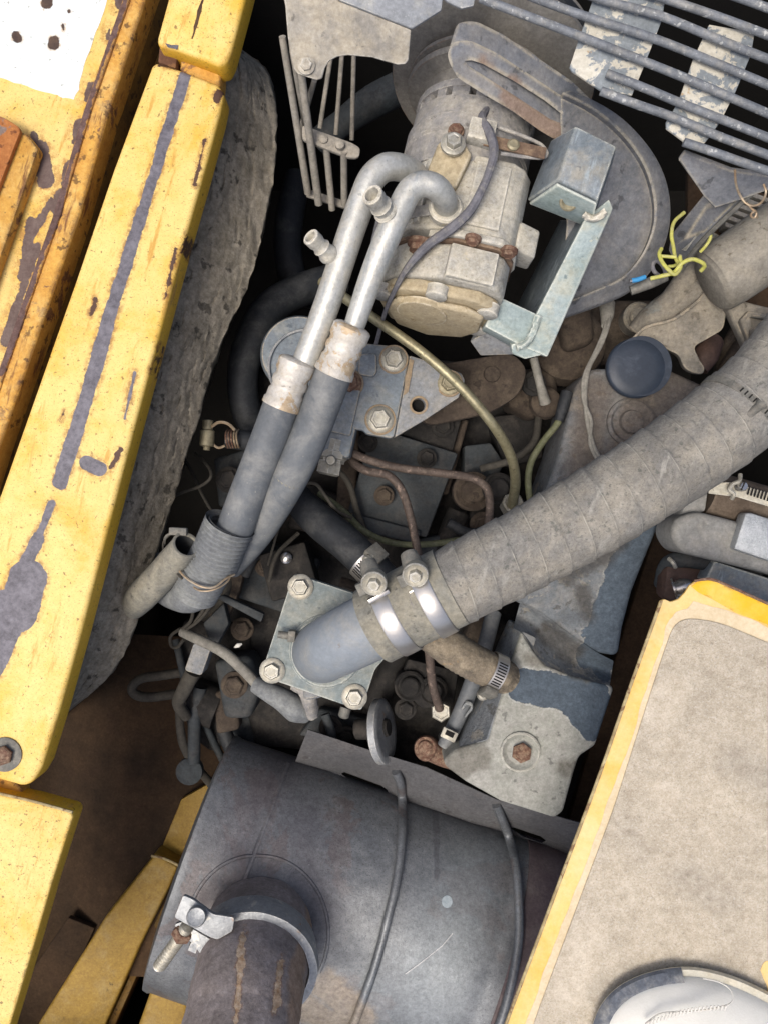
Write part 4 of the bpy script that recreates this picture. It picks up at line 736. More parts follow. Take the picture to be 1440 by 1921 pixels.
t = Thing('return_pipe', 'short grey fuel line ending in a large hex nut below the braided hose', 'tube', (812, 1270, -.12))
t.add('pipe', tube([(800, 1180, -.06), (805, 1230, -.07), (811, 1285, -.09), (824, 1330, -.115)], 8.5, 12, 8), 'fuel_line')
t.add('nut', hexbolt(P(827, 1334, -.125), Vector((-.1, .15, 1)), .0125, .012, washer=False), 'zinc')
line('olive_pipe', 'thin olive line sweeping beneath the intake hose in the middle', [(598, 925, -.13), (640, 955, -.12), (682, 995, -.115), (735, 1018, -.115), (800, 1021, -.115), (880, 1010, -.115)], 6, 'olive_line')
line('olive_hose', 'thin green-grey tube left of the valve cover and twin wire', [(1058, 760, -.10), (1046, 792, -.10), (1018, 828, -.10), (995, 868, -.10), (990, 910, -.10), (1000, 970, -.11)], 6.5, 'olive_line')
single('tube_joint', 'black connector with shiny screw at the top of the green tube', 'connector', tube([(1064, 735, -.10), (1056, 762, -.10), (1047, 790, -.10)], [12, 12, 9], 12, 5), 'rubber_dark', (1056, 762, -.11))
t = Thing('sensor_wire', 'pair of pale grey wires running down past the black oil cap', 'wire', (1105, 740, -.08))
t.add('strand', tube([(1142, 586, -.10), (1140, 610, -.085), (1126, 648, -.08), (1104, 690, -.078), (1097, 735, -.078), (1100, 785, -.078), (1112, 835, -.078), (1130, 870, -.078)], 4, 8, 8), 'wire_grey')
t.add('strand', tube([(1134, 586, -.10), (1134, 615, -.085), (1114, 664, -.08), (1095, 706, -.078), (1094, 750, -.078), (1108, 790, -.077), (1106, 830, -.077), (1122, 868, -.078)], 3.6, 8, 8), 'wire_grey')
t.add('boot', tube([(1138, 570, -.11), (1138, 590, -.10), (1134, 612, -.09)], [15, 13, 7], 12, 5), 'wire_grey')

# ================= engine =================
t = Thing('valve_cover', 'blue grey valve cover with peeling paint under the intake hose', 'engine cover', (1070, 1150, -.2))
low = [(1082, 716), (1110, 690), (1250, 690), (1322, 722), (1330, 745), (1300, 830), (1245, 965), (1216, 1035), (1186, 1110), (1168, 1180), (1160, 1232), (1120, 1226), (1084, 1204), (1050, 1180), (1012, 1152), (962, 1126), (1000, 985), (1048, 850)]
t.add('cover_body', slab(low, -.088, .11, .020, seg=6), 'cover_dirt_shade')
hb = [(978, 1186), (1000, 1222), (1022, 1248), (1070, 1268), (1150, 1288), (1150, 1296), (1116, 1400), (1086, 1420), (1076, 1450), (1056, 1524), (1040, 1536), (938, 1504), (874, 1468), (836, 1440), (831, 1426), (852, 1408), (915, 1390), (957, 1250)]
t.add('end_housing', slab(hb, -.074, .11, .005, seg=3), 'cover_bare')
fil = bmesh.new()
f0 = [(962, 1178), (980, 1190), (1001, 1223), (1023, 1249), (1071, 1269), (1143, 1286)]; f1 = [(975, 1128), (1016, 1150), (1052, 1178), (1084, 1200), (1116, 1222), (1150, 1240)]
ra = []
for k in range(10):
    f = k/9; e = f*f*(3-2*f); zz = -.0755-.028*math.sin(f*math.pi)*(.9 if f < .5 else .9)-.0135*e
    c, _ = cat([P(a[0]+(b_[0]-a[0])*f, a[1]+(b_[1]-a[1])*f, zz) for a, b_ in zip(f0, f1)], 6); ra.append([fil.verts.new(p) for p in c])
for i in range(9):
    for k in range(len(ra[0])-1): fil.faces.new((ra[i][k], ra[i][k+1], ra[i+1][k+1], ra[i+1][k]))
t.add('step_fillet', fil, 'cover_dirt_shade', ang=80)
t.add('side_slope', prism([(979, 1184, -.0765), (958, 1250, -.0765), (916, 1391, -.0765), (853, 1409, -.080), (862, 1372, -.135), (898, 1290, -.14), (938, 1196, -.14), (952, 1160, -.13)], .02, .003), 'cover_dirt_shade', label='sloping dusty flank')
rec = t.add('bolt_seat', lathe(P(975, 1410, -.074), UP, [(0, .0225), (.003, .0225), (.004, .0205), (.001, .0175), (-.001, .012)], 36), 'cover_bare')
t.add('bolt', hexbolt(P(977, 1411, -.073), UP, .0115, .006, washer=False), 'rust_bolt', parent=rec, label='rusty hex bolt head')
t.add('oil_boss', lathe(P(1182, 792, -.088), UP, [(0, .028), (.004, .0275), (.006, .024), (.003, .021), (.003, .014), (.008, .0125), (.009, .008)], 36), 'cover_dirt_shade')
t = Thing('oil_cap', 'round black oil filler cap on the brown dusty valve cover', 'cap', (1190, 692, -.1))
t.add('skirt', lathe(P(1190, 694, -.092), UP, [(0, .030), (.02, .0325), (.026, .0335)], 48), 'oil_cap')
t.add('top', lathe(P(1190, 692, -.075), UP, [(0, .0330), (.004, .0338), (.007, .0332), (.009, .031), (.0098, .02), (.0102, .004)], 56), 'oil_cap', ang=60)

t = Thing('engine_block', 'dark greasy cylinder head and manifold below all the hoses', 'engine', (700, 1000, -.45))
t.add('head', slab([(430, 640), (1130, 700), (1060, 900), (930, 1260), (860, 1440), (480, 1400), (420, 1200), (470, 900)], -.24, .3, .006), 'engine_dark')
t.add('manifold', slab([(700, 800), (860, 850), (800, 1010), (652, 960)], -.15, .06, .004), 'engine_slate')
t.add('manifold_step', slab([(720, 775), (868, 780), (850, 845), (812, 880), (700, 868)], -.165, .06, .004), 'engine_dark')
t.add('manifold_lip', slab([(660, 962), (790, 996), (780, 1020), (650, 990)], -.14, .04, .003), 'engine_slate')
t.add('cover_box', slab([(870, 836), (920, 830), (946, 870), (930, 900), (870, 890)], -.17, .05, .003), 'engine_slate')
t.add('cover_box', slab([(920, 780), (1010, 770), (1020, 860), (940, 880)], -.19, .05, .006), 'engine_dark')
t.add('rocker_shaft', tube([(860, 960, -.18), (840, 1010, -.18), (700, 1330, -.20)], 22, 16, 6), 'engine_dark')
t.add('plate', slab([(745, 1290), (765, 1236), (860, 1260), (850, 1330), (790, 1330)], -.16, .02, .003), 'engine_dark')
for x, y, z, r, m in ((886, 922, -.15, .016, 'engine_brown'), (934, 916, -.13, .0125, 'engine_dark'), (768, 1287, -.155, .0125, 'engine_dark'), (812, 1296, -.155, .012, 'engine_dark'), (1197, 596, -.17, .013, 'casting')):
    bo = t.add('bolt_collar', lathe(P(x, y, z), UP, [(-.02, r*1.5), (.002, r*1.5), (.004, r*1.3), (.002, r*1.1)], 24), m)
    t.add('bolt', lathe(P(x, y, z), UP, [(0, r*.95), (r*.6, r*.95), (r*.75, r*.8), (r*.7, r*.5)], 18), m, parent=bo)
t.add('support_plate', slab([(p[0], p[1]) for p in rnd_poly([(780, 690, 0), (960, 660, 0), (990, 690, 0), (976, 740, 0), (920, 775, 0), (800, 800, 0), (760, 760, 0)], 24, 5)], -.10, .012, .003), 'engine_brown')
t.add('support_bolt', lathe(P(922, 702, -.10), UP, [(0, .010), (.003, .009), (.004, .006)], 18), 'engine_brown')
t.add('rear_cover', slab([(1010, 560), (1240, 560), (1260, 660), (1100, 690), (1060, 720), (1000, 680)], -.19, .1, .01, seg=3), 'engine_brown')
t.add('rear_knob', lathe(P(1060, 650, -.18), Vector((0, 0, 1)), [(0, .05), (.02, .045), (.03, .03)], 24), 'engine_brown')
t.add('stud', tube([(1000, 672, -.12), (1012, 720, -.12), (1022, 756, -.13)], [8, 8, 11], 10, 5), 'wire_grey')
t.add('stud_seat', lathe(P(1022, 756, -.145), UP, [(0, .020), (.006, .018), (.010, .012)], 20), 'engine_brown')
t.add('pump_body', slab([(340, 1160), (470, 1170), (470, 1330), (400, 1420), (350, 1380), (330, 1260)], -.23, .2, .012, seg=3), 'engine_dark')
t.add('pump_flange', slab([(400, 1300), (440, 1290), (450, 1370), (405, 1380)], -.20, .03, .006, seg=3), 'engine_brown')
t.add('pump_barrel', tube([(360, 1310, -.22), (410, 1330, -.22)], 40, 20, 4), 'engine_dark')
t.add('control_rod', tube([(376, 1290, -.20), (366, 1340, -.20), (364, 1432, -.20)], 12, 12, 4), 'engine_slate')
t.add('rod_joint', lathe(P(358, 1444, -.21), UP, [(0, .017), (.01, .017), (.014, .010)], 18), 'engine_slate')
t.add('side_rail', slab([(400, 1190), (470, 1130), (480, 1400), (430, 1390)], -.25, .1, .004), 'engine_slate')
t.add('cross_bar', slab([(405, 1122), (418, 1116), (496, 1152), (490, 1168)], -.13, .012, .002), 'engine_slate')
t.add('stay', slab([(425, 1010), (468, 1030), (450, 1110), (420, 1180), (388, 1160), (410, 1090)], -.16, .02, .004), 'engine_brown')
t.add('screw', lathe(P(537, 1047, -.15), UP, [(-.01, .007), (.001, .007), (.003, .004)], 16), 'chrome')
t.add('screw_post', obox(P(545, 1070, -.18), (1, .3, 0), (0, 1, 0), .03, .03, .025, .004), 'engine_dark')

def eb(name, pts, z, t_=.05, m='engine_dark', bv_=.004): t.add(name, slab(pts, z, t_, bv_, seg=3), m)
eb('bracket', [(470, 700), (560, 690), (600, 780), (560, 860), (500, 850), (470, 780)], -.20)
eb('bracket', [(400, 860), (470, 840), (500, 900), (470, 960), (410, 950)], -.18, .06, 'engine_slate')
eb('tappet_cover', [(560, 900), (640, 930), (620, 1010), (540, 990)], -.19, .06, 'engine_dark')
eb('tappet_cover', [(480, 1010), (600, 1050), (560, 1160), (440, 1120)], -.20, .05, 'engine_slate')
eb('pump_head', [(400, 1240), (470, 1230), (490, 1290), (470, 1350), (420, 1350)], -.17, .06, 'engine_slate', .008)
eb('stay_plate', [(600, 1330), (690, 1350), (680, 1410), (560, 1380)], -.22, .03, 'engine_slate')
eb('stay_plate', [(780, 1010), (850, 1000), (830, 1060), (770, 1080)], -.17, .04, 'engine_slate')
eb('rail_block', [(880, 960), (960, 930), (1000, 940), (960, 1040), (900, 1100)], -.17, .05, 'engine_dark')
eb('web', [(640, 800), (676, 806), (664, 960), (630, 950)], -.17, .03, 'engine_brown')
eb('web', [(850, 790), (880, 786), (840, 930), (816, 920)], -.18, .03, 'engine_brown')
eb('web', [(900, 1120), (940, 1100), (930, 1180), (880, 1260), (850, 1250)], -.16, .04, 'engine_brown')
eb('rear_lug', [(1040, 560), (1110, 560), (1120, 640), (1060, 660)], -.13, .06, 'engine_brown', .012)
eb('rear_lug', [(960, 690), (1040, 690), (1050, 740), (1000, 790), (950, 760)], -.16, .06, 'engine_brown', .01)
for x, y, z, r in ((505, 905, -.18, .012), (585, 950, -.165, .01), (500, 1060, -.165, .011), (560, 1130, -.165, .011), (440, 1285, -.14, .012), (430, 900, -.15, .012), (620, 1365, -.19, .011), (650, 1380, -.19, .009), (740, 800, -.16, .010), (830, 800, -.16, .010), (800, 860, -.14, .009), (720, 930, -.14, .009), (1000, 720, -.13, .011), (690, 830, -.15, .009), (455, 1180, -.2, .011), (905, 985, -.15, .012), (520, 760, -.17, .012), (760, 1330, -.16, .010), (870, 1230, -.14, .009)):
    t.add('bolt', hexbolt(P(x, y, z), UP, r, r*.8, flange=1.35), 'engine_dark' if (x+y) % 3 else 'engine_brown')
for pts, r, m in (([(400, 1000, -.18), (430, 1060, -.17), (420, 1120, -.16), (380, 1160, -.17)], 9, 'wire_dark'), ([(470, 880, -.16), (500, 940, -.15), (490, 1010, -.15), (460, 1080, -.16)], 10, 'rubber_dark'), ([(600, 860, -.13), (650, 900, -.13), (670, 960, -.13), (690, 1010, -.14)], 6, 'wire_dark'), ([(420, 1370, -.22), (440, 1420, -.22), (470, 1500, -.30)], 14, 'rubber_dark'), ([(335, 1310, -.2), (345, 1400, -.2), (395, 1470, -.24), (470, 1560, -.3)], 8, 'wire_dark'), ([(330, 1200, -.22), (352, 1290, -.21), (390, 1370, -.22), (440, 1470, -.28)], 7, 'engine_slate'), ([(640, 1090, -.15), (700, 1110, -.14), (760, 1130, -.14)], 9, 'engine_brown'),
                  ([(900, 880, -.12), (960, 862, -.12), (1000, 830, -.13), (1010, 780, -.15)], 7, 'wire_dark'), ([(840, 980, -.13), (880, 1000, -.13), (930, 990, -.13)], 10, 'rubber_dark'), ([(690, 1345, -.18), (700, 1390, -.17), (690, 1440, -.19)], 8, 'engine_slate'), ([(610, 1340, -.17), (622, 1380, -.17), (618, 1410, -.18)], 9, 'engine_slate'), ([(450, 930, -.15), (475, 985, -.14), (480, 1040, -.15)], 5, 'wire_dark'), ([(560, 1000, -.14), (520, 1040, -.13), (505, 1090, -.14)], 4, 'wire_dark')):
    t.add('line', tube(pts, r, 10, 6), m)
# small engine bits
t = Thing('lever_disc', 'worn steel lever disc seen edge-on below the elbow flange', 'lever', (715, 1370, -.2))
ax = Vector((.97, .15, .32)).normalized(); t.add('disc', lathe(P(716, 1372, -.15), ax, [(-.006, .030), (-.006, .036), (-.004, .039), (.004, .039), (.006, .036), (.006, .030)], 44), 'clamp_zinc')
t.add('hub', lathe(P(712, 1366, -.15), ax, [(-.03, .012), (-.004, .014), (.012, .01)], 20), 'engine_dark')
t = Thing('breather_tube', 'grey rubber tube with square metal clip beside the valve cover', 'hose', (868, 1310, -.12))
t.add('tube', tube([(925, 1150, -.13), (908, 1215, -.11), (886, 1280, -.105), (862, 1340, -.105), (833, 1400, -.11)], [15, 15, 16, 15, 14], 16, 6), 'rubber_grey')
cp = t.add('clip', obox(P(842, 1378, -.092), Vector((.4, .9, 0)), Vector((.9, -.4, .1)), .006, .009, .003, .001), 'zinc')
t.add('clip_slot', obox(P(843, 1377, -.0888), Vector((.4, .9, 0)), Vector((.9, -.4, .1)), .0028, .005, .0012, .0003), 'slot_dark', parent=cp)
single('loose_fibre', 'torn grey fibre tuft on the rubber tube', 'fibre', rough_up(tube([(866, 1330, -.095), (876, 1320, -.092), (884, 1326, -.09), (872, 1345, -.094)], [3, 5, 3, 2], 8, 4), .001, 200), 'sleeve', (872, 1332, -.1))
t = Thing('drain_plug', 'rusty round plug in the corner left of the valve cover bolt', 'plug', (800, 1405, -.15))
t.add('body', tube([(870, 1432, -.13), (835, 1420, -.13), (806, 1408, -.12)], [18, 20, 20], 18, 5), 'rust_bolt')
t.add('head', lathe(P(800, 1404, -.122), Vector((-.35, .25, .9)), [(-.006, .0145), (.003, .0150), (.006, .013), (.005, .010), (.008, .008)], 22), 'rust_bolt')

t = Thing('temperature_sensor', 'grey rubber boot and pale wire below the elbow flange corner', 'sensor', (540, 1310, -.12))
t.add('wire', tube([(342, 1186, -.14), (372, 1200, -.125), (420, 1224, -.11), (458, 1258, -.10), (486, 1288, -.095)], [9, 10, 10.5, 10.5, 10], 12, 6), 'wire_grey')
t.add('boot', tube([(480, 1284, -.095), (500, 1296, -.09), (530, 1312, -.09), (556, 1330, -.092), (576, 1340, -.10)], [16, 18, 22, 26, 18], 16, 6), 'sleeve')
t.add('terminal', rough_up(tube([(552, 1284, -.075), (572, 1294, -.07), (580, 1312, -.07), (586, 1344, -.085)], [11, 14, 15, 10], 14, 6), .002, 120), 'alloy_grey')
t.add('fitting', lathe(P(588, 1296, -.065), Vector((.2, -1, .1)), [(-.012, .010), (0, .012), (.006, .012), (.008, .009)], 14), 'filter_grey')
t = Thing('wire_plug', 'grey block connector with wires on the dark engine side', 'connector', (370, 1235, -.2))
t.add('body', slab([(p[0], p[1]) for p in rnd_poly([(364, 1206, 0), (396, 1216, 0), (378, 1268, 0), (346, 1258, 0)], 6, 3)], -.13, .03, .003), 'filter_grey')
t.add('cable', tube([(362, 1262, -.145), (345, 1295, -.15), (335, 1320, -.17), (350, 1345, -.19)], [15, 14, 12, 10], 12, 5), 'wire_dark')
t.add('upper_arm', slab([(380, 1170), (420, 1130), (430, 1170), (400, 1225)], -.145, .02, .003), 'engine_slate')
for k, pts in enumerate(([(398, 1118, -.06), (392, 1140, -.08), (372, 1165, -.11), (345, 1184, -.14)], [(355, 1112, -.05), (362, 1135, -.08), (358, 1165, -.12), (340, 1182, -.14)], [(338, 1180, -.14), (320, 1195, -.16), (326, 1215, -.17), (345, 1200, -.15)], [(380, 1112, -.05), (385, 1135, -.08), (366, 1168, -.12)])):
    t.add('wire', tube(pts, 3.2, 8, 6), 'wire_dark')
single('fallen_leaf', 'tiny pale seed husk lying on the dark engine', 'husk', tube([(440, 1215, -.118), (447, 1211, -.116), (454, 1208, -.117)], [1.5, 4.5, 1.5], 8, 5), 'shoe_white', (447, 1211, -.12))

# hose stub with screw clamp, left of the hoses
t = Thing('hose_stub', 'dark hose stub with copper wire winding and small brass screw clamp', 'hose', (440, 825, -.12))
t.add('hose', tube([(425, 824, -.10), (455, 826, -.10), (500, 836, -.10), (560, 850, -.11)], [17, 19, 20, 20], 18, 5), 'rubber_dark')
for k in range(5): t.add('winding', tube([(428+k*5, 806, -.10), (424+k*5, 812, -.085), (424+k*5, 826, -.079), (428+k*5, 840, -.088)], 1.8, 6, 5), 'rust_bolt' if k < 3 else 'bare_wire')
sc_ = t.add('screw_clamp', lathe(P(388, 838, -.09), Vector((.05, 1, 0)), [(-.004, .004), (0, .004), (.001, .0085), (.018, .0085), (.020, .006), (.022, .0062), (.030, .0062), (.031, .003)], 16), 'brass_nut')
t.add('screw_band', tube([(398, 800, -.088), (412, 792, -.08), (428, 795, -.08), (440, 806, -.085)], 3, 6, 6), 'bare_wire', parent=sc_)
t.add('screw_band', tube([(398, 832, -.09), (410, 840, -.09), (422, 836, -.09)], 2.4, 6, 6), 'bare_wire', parent=sc_)
t = Thing('radiator_hose', 'thick black hose curving down between foam pad and filter', 'hose', (470, 680, -.2))
t.add('hose', tube([(640, 520, -.20), (560, 546, -.18), (505, 580, -.16), (470, 640, -.15), (455, 705, -.15), (462, 770, -.16), (490, 830, -.18)], [30, 31, 31, 30, 29, 28, 26], 22, 8), 'rubber_dark')
single('lower_hose', 'dim dark hose loop far down below the wire guard', 'hose', tube([(560, 330, -.25), (545, 400, -.24), (540, 470, -.24), (560, 540, -.25), (620, 560, -.28)], [24, 26, 26, 26, 24], 18, 6), 'rubber_dark', (545, 450, -.28))
single('fan_shaft', 'dim grey shaft inside the dark gap beside the pulley', 'shaft', tube([(600, 265, -.18), (640, 232, -.16), (700, 190, -.14), (780, 150, -.14)], [26, 24, 30, 30], 18, 5), 'engine_slate', (650, 220, -.2))
for k, (lbl, pts) in enumerate((('thin loose wire looping from the foam pad to the sleeve, upper one', [(345, 860, -.16), (362, 890, -.13), (378, 925, -.10), (400, 962, -.06), (425, 985, -.02)]), ('thin bent wire crossing in front of the foam pad', [(300, 945, -.10), (340, 925, -.10), (380, 910, -.10), (396, 893, -.10), (385, 868, -.12), (365, 850, -.14)]), ('dark straight wire hanging right of the rubber hoses', [(535, 955, -.05), (520, 1000, -.09), (503, 1060, -.13)]), ('small dark wire along the upper end of the coolant hose', [(566, 908, -.09), (592, 908, -.08), (610, 930, -.08), (632, 958, -.09), (660, 972, -.10)]), ('thin wire hanging down over the lower foam pad', [(278, 1000, -.08), (284, 1022, -.09), (288, 1050, -.11)]))):
    line('loose_wire', lbl, pts, [3, 3, 2.4, 3.4, 2][k], 'wire_dark', 'wire', 7, 'thin loose wires left of the engine')
line('wire_bundle', 'pale loop of dirty cable at the dark left side of the engine', [(340, 1262, -.22), (300, 1268, -.22), (262, 1275, -.22), (248, 1295, -.22), (270, 1308, -.22), (330, 1302, -.22)], 9, 'wire_dark', 'cable')
# ================= muffler and exhaust =================
MA = P(352, 1612, -.2); MB_ = P(1352, 1958, -.2); MX = (MB_-MA).normalized(); MR = .165; MQ = .62     # oval drum: MQ flattens it
def flat(v): return Vector((v.x, v.y, MA.z+(v.z-MA.z)*MQ))
def unflat(v): return Vector((v.x, v.y, MA.z+(v.z-MA.z)/MQ))
def onmuf(px, py, lift=0.0):
    o = unflat(Vector((0, 0, CAMZ))); d = (unflat(P(px, py, -.1))-o).normalized(); r = MR+lift
    oc = o-MA; dp = d-MX*d.dot(MX); op = oc-MX*oc.dot(MX); a = dp.dot(dp); b_ = 2*dp.dot(op); c = op.dot(op)-r*r; D = max(0, b_*b_-4*a*c)
    return flat(o+d*((-b_-math.sqrt(D))/(2*a)))
t = Thing('muffler', 'big dark steel muffler drum with sheet bracket and wire straps', 'muffler', (680, 1700, -.48))
prof = [(0, .13), (.002, .157), (.004, MR), (.010, MR+.0015), (.014, MR), (.09, MR), (.18, MR+.0004), (.375, MR), (.38, MR-.0012), (.384, MR), (.66, MR), (.67, .13)]
hs = []
for (h0, r0), (h1, r1) in zip(prof, prof[1:]):
    k = max(1, int((h1-h0)/.02))
    hs += [(h0+(h1-h0)*i/k, r0+(r1-r0)*i/k) for i in range(k)]
hs.append(prof[-1])
mb = lathe(MA, MX, hs, 96)
for v in mb.verts:
    q = v.co-MA; h = q.dot(MX); rad = (q-MX*h); rl = rad.length
    if rl > .15: v.co += rad.normalized()*(noise.fractal(v.co*11, 1, 2, 3)*.0016)
for v in mb.verts: v.co = flat(v.co)
t.add('drum', mb, 'muffler')
t.add('seam', tube([onmuf(1000+i*4, 1580+i*45, .0006) for i in range(9)] if False else [onmuf(540-abs(i)*1-i*8, 1432+i*24, .0004) for i in range(11)], 5, 8, 5, squash=.25), 'muffler')
mb = lathe(MA+MX*.40, MX, [(0, MR), (.001, MR+.0018), (.255, MR+.0018), (.256, MR)], 96, cap0=False, cap1=False)
for v in mb.verts: v.co = flat(v.co)
t.add('maroon_band', mb, 'muffler_maroon', label='maroon scaled end band')
# sheet bracket along the top of the drum
def pz(x, y):
    f = min(1, max(0, ((y-1369)-(x-577)*.345)/60)); yl = 1434+(x-577)*.345; return -.14+(onmuf(x, yl).z+.002+.14)*f
pl = [(577, 1369), (700, 1410), (800, 1440), (930, 1500), (1090, 1545), (1068, 1612), (1010, 1596), (880, 1551), (745, 1508), (640, 1470), (552, 1434)]
s1 = [(640, 1452), (646, 1449), (714, 1474), (726, 1482), (728, 1488), (700, 1480), (656, 1464)]
s2 = [(956, 1554), (964, 1553), (1014, 1570), (1024, 1578), (1016, 1582), (980, 1570)]
t.add('bracket_sheet', prism([(x, y, pz(x, y)) for x, y in pl], .003, .0005, holes=[[(x, y, pz(x, y)) for x, y in q] for q in (s1, s2)], vec=(0, 0, -.003)), 'muffler_plate')
w1 = [(742, 1448), (750, 1468), (754, 1500), (754, 1560), (746, 1640), (728, 1720), (704, 1810), (676, 1890), (640, 1980)]
t.add('wire_strap', tube([P(x, y, pz(x, y)+(.004, .012, .018)[i]) if i < 3 else onmuf(x, y, .012) for i, (x, y) in enumerate(w1)], 8.5, 12, 8), 'muffler')
w2 = [(930, 1510), (940, 1534), (954, 1572), (966, 1620), (972, 1690), (972, 1760), (962, 1830), (944, 1900), (915, 1980)]
t.add('wire_strap', tube([P(x, y, pz(x, y)+(.004, .012, .018)[i]) if i < 3 else onmuf(x, y, .012) for i, (x, y) in enumerate(w2)], 8.5, 12, 8), 'muffler')
ringp = [onmuf(478+128*math.cos(a)+ (10 if math.cos(a) > 0 else 0), 1752+146*math.sin(a), .0004) for a in (R(200+i*10) for i in range(20))]
t.add('ring_bead', tube(ringp, 3.4, 8, 4, squash=.5), 'muffler')
t.add('weld_blob', rough_up(tube([onmuf(536, 1690, .012), onmuf(548, 1712, .012), onmuf(562, 1742, .006)], [10, 15, 14], 14, 6), .003, 140), 'clamp_zinc')
dot = [onmuf(838+10*math.cos(a), 1692+12*math.sin(a), .0009) for a in (R(i*24) for i in range(15))]
t.add('paint_dot', prism(dot, .0006, 0), 'blue_smear', label='small pale paint dot')
t = Thing('exhaust_pipe', 'thick rusty exhaust pipe rising from the muffler at the bottom edge', 'pipe', (470, 1850, -.1))
px = [(486, 1745, -.10), (482, 1770, -.07), (474, 1812, -.035), (462, 1870, .005), (452, 1925, .03), (430, 2020, .07)]
t.add('pipe', rough_up(tube(px, [99, 101, 104, 106, 108, 112], 56, 12), .0008, 60), 'exhaust')
cs, _ = cat([P(*p) for p in px], 12)
def onpipe(x, y, k=1.012):
    o = Vector((0, 0, CAMZ)); d = (P(x, y, 0)-o).normalized(); best = None
    for i in range(len(cs)-1):
        a, b_ = cs[i], cs[i+1]; ax = (b_-a).normalized(); r = 104*S(a.z)*k; oc = o-a; dp = d-ax*d.dot(ax); op = oc-ax*oc.dot(ax)
        A_ = dp.dot(dp); B_ = 2*dp.dot(op); C_ = op.dot(op)-r*r; D = B_*B_-4*A_*C_
        if D < 0: continue
        s = (-B_-math.sqrt(D))/(2*A_); p = o+d*s; h = (p-a).dot(ax)
        if -.004 <= h <= (b_-a).length+.004 and (best is None or s < best[0]): best = (s, p)
    return best[1] if best else P(x, y, .02)
t = Thing('exhaust_clamp', 'galvanised exhaust clamp with long threaded bolt around the rusty pipe', 'clamp', (400, 1720, -.05))
# band arc round the pipe
pc = P(474, 1806, -.045); pa = (cs[24]-cs[14]).normalized(); ue = Vector((1, 0, 0)); ue = (ue-pa*ue.dot(pa)).normalized(); ve = pa.cross(ue)
bb = bmesh.new(); prev = None; rr = .0625
for i in range(40):
    an = R(158-i*5.6); d = ue*math.cos(an)+ve*math.sin(an)*1.0; jit = noise.noise(Vector((i*.4, 0, 0)))*.0008
    wd = 1.0 if i < 26 else max(.35, 1-(i-26)*.05)
    row = [bb.verts.new(pc+d*(rr+dr+jit)+pa*h*wd) for dr, h in ((0, -.018), (.0065, -.017), (.0095, 0), (.0085, .014), (0, .015))]
    if prev:
        for k in range(4): bb.faces.new((prev[k], prev[k+1], row[k+1], row[k]))
        bb.faces.new((prev[4], prev[0], row[0], row[4]))
    prev = row
t.add('band', bb, 'clamp_zinc', ang=60)
t.add('upper_ear', slab([(p[0], p[1]) for p in rnd_poly([(344, 1680, 0), (362, 1688, 0), (400, 1716, 0), (440, 1722, 0), (436, 1748, 0), (408, 1764, 0), (392, 1758, 0), (327, 1722, 0)], 5, 3)], .0, .005, .0014), 'clamp_zinc')
t.add('lower_ear', slab([(p[0], p[1]) for p in rnd_poly([(326, 1736, 0), (340, 1730, 0), (396, 1764, 0), (402, 1800, 0), (388, 1808, 0), (366, 1776, 0)], 5, 3)], -.016, .005, .0014), 'clamp_zinc')
t.add('bolt_head', lathe(P(370, 1718, .002), Vector((.12, .30, .95)), [(0, .0098), (.001, .0102), (.010, .0100), (.0115, .0088), (.0108, .0072)], 22), 'clamp_zinc')
t.add('threaded_rod', tube([(352, 1738, -.012), (330, 1770, -.03), (300, 1812, -.06)], 11.5, 16, 60, rfun=lambda r, L, v, c: r*(1+.13*math.sin(2*math.pi*(L/.0032+v)))), 'zinc', ang=80)
t.add('nut', lathe(P(346, 1746, -.018), P(300, 1812, -.06)-P(352, 1738, -.012), [(-.003, .0095), (0, .0115), (.009, .0115), (.011, .009)], 6), 'rust_bolt')

# ================= right side: step cover, mat, shoe =================
t = Thing('step_cover', 'yellow dusty step cover with grey anti-slip mat on the right', 'cover', (1250, 1550, .06))
stp = [(1238, 1127), (1246, 1124), (1258, 1129), (1272, 1124), (1284, 1112), (1292, 1099), (1304, 1090), (1326, 1087), (1345, 1091), (1440, 1134), (1760, 1270), (1760, 2200), (850, 2200), (946, 1925), (1000, 1782), (1060, 1622), (1120, 1462), (1180, 1290), (1216, 1190)]
t.add('sheet', slab(stp, .10, .004, .0012), 'fade_yellow')
t.add('dust_film', prism(jag([(1268, 1148, .1004), (1300, 1128, .1004), (1440, 1178, .1004), (1700, 1290, .1004), (1700, 2200, .1004), (900, 2200, .1004), (985, 1921, .1004), (1040, 1770, .1004), (1140, 1500, .1004), (1205, 1310, .1004), (1245, 1195, .1004)], 6, 4, 2), .0004, 0), 'step_film', label='pale dust film beside the mat')
t.add('edge_rim', tube([(1240, 1127, .1005), (1217, 1190, .1005), (1181, 1290, .1005), (1121, 1462, .1005), (1061, 1622, .1005), (1001, 1782, .1005), (948, 1924, .1005), (853, 2195, .1005)], 3.2, 8, 5), 'rim_edge')
t.add('yellow_rim', slab([(1296, 1100), (1308, 1091), (1328, 1089), (1345, 1093), (1440, 1136), (1600, 1204), (1600, 1236), (1440, 1172), (1380, 1150), (1335, 1124), (1310, 1112)], .1010, .0006, 0), 'yellow_vivid', label='clean bright yellow edge')
t.add('rim_line', tube([(1302, 1090, .101), (1328, 1086, .101), (1348, 1091, .101), (1440, 1132, .101), (1600, 1200, .101)], 2.6, 6, 5), 'rust_bolt')
mt = rnd_poly([(1268, 1158, .1022), (1345, 1166, .1022), (1440, 1206, .1022), (1760, 1330, .1022), (1760, 2200, .1022), (925, 2200, .1022), (1000, 1921, .1022), (1150, 1520, .1022), (1236, 1250, .1022)], 40, 6)
t.add('grip_mat', prism(mt, .0018, .0006), 'mat_grip', label='grey gritty anti-slip mat')
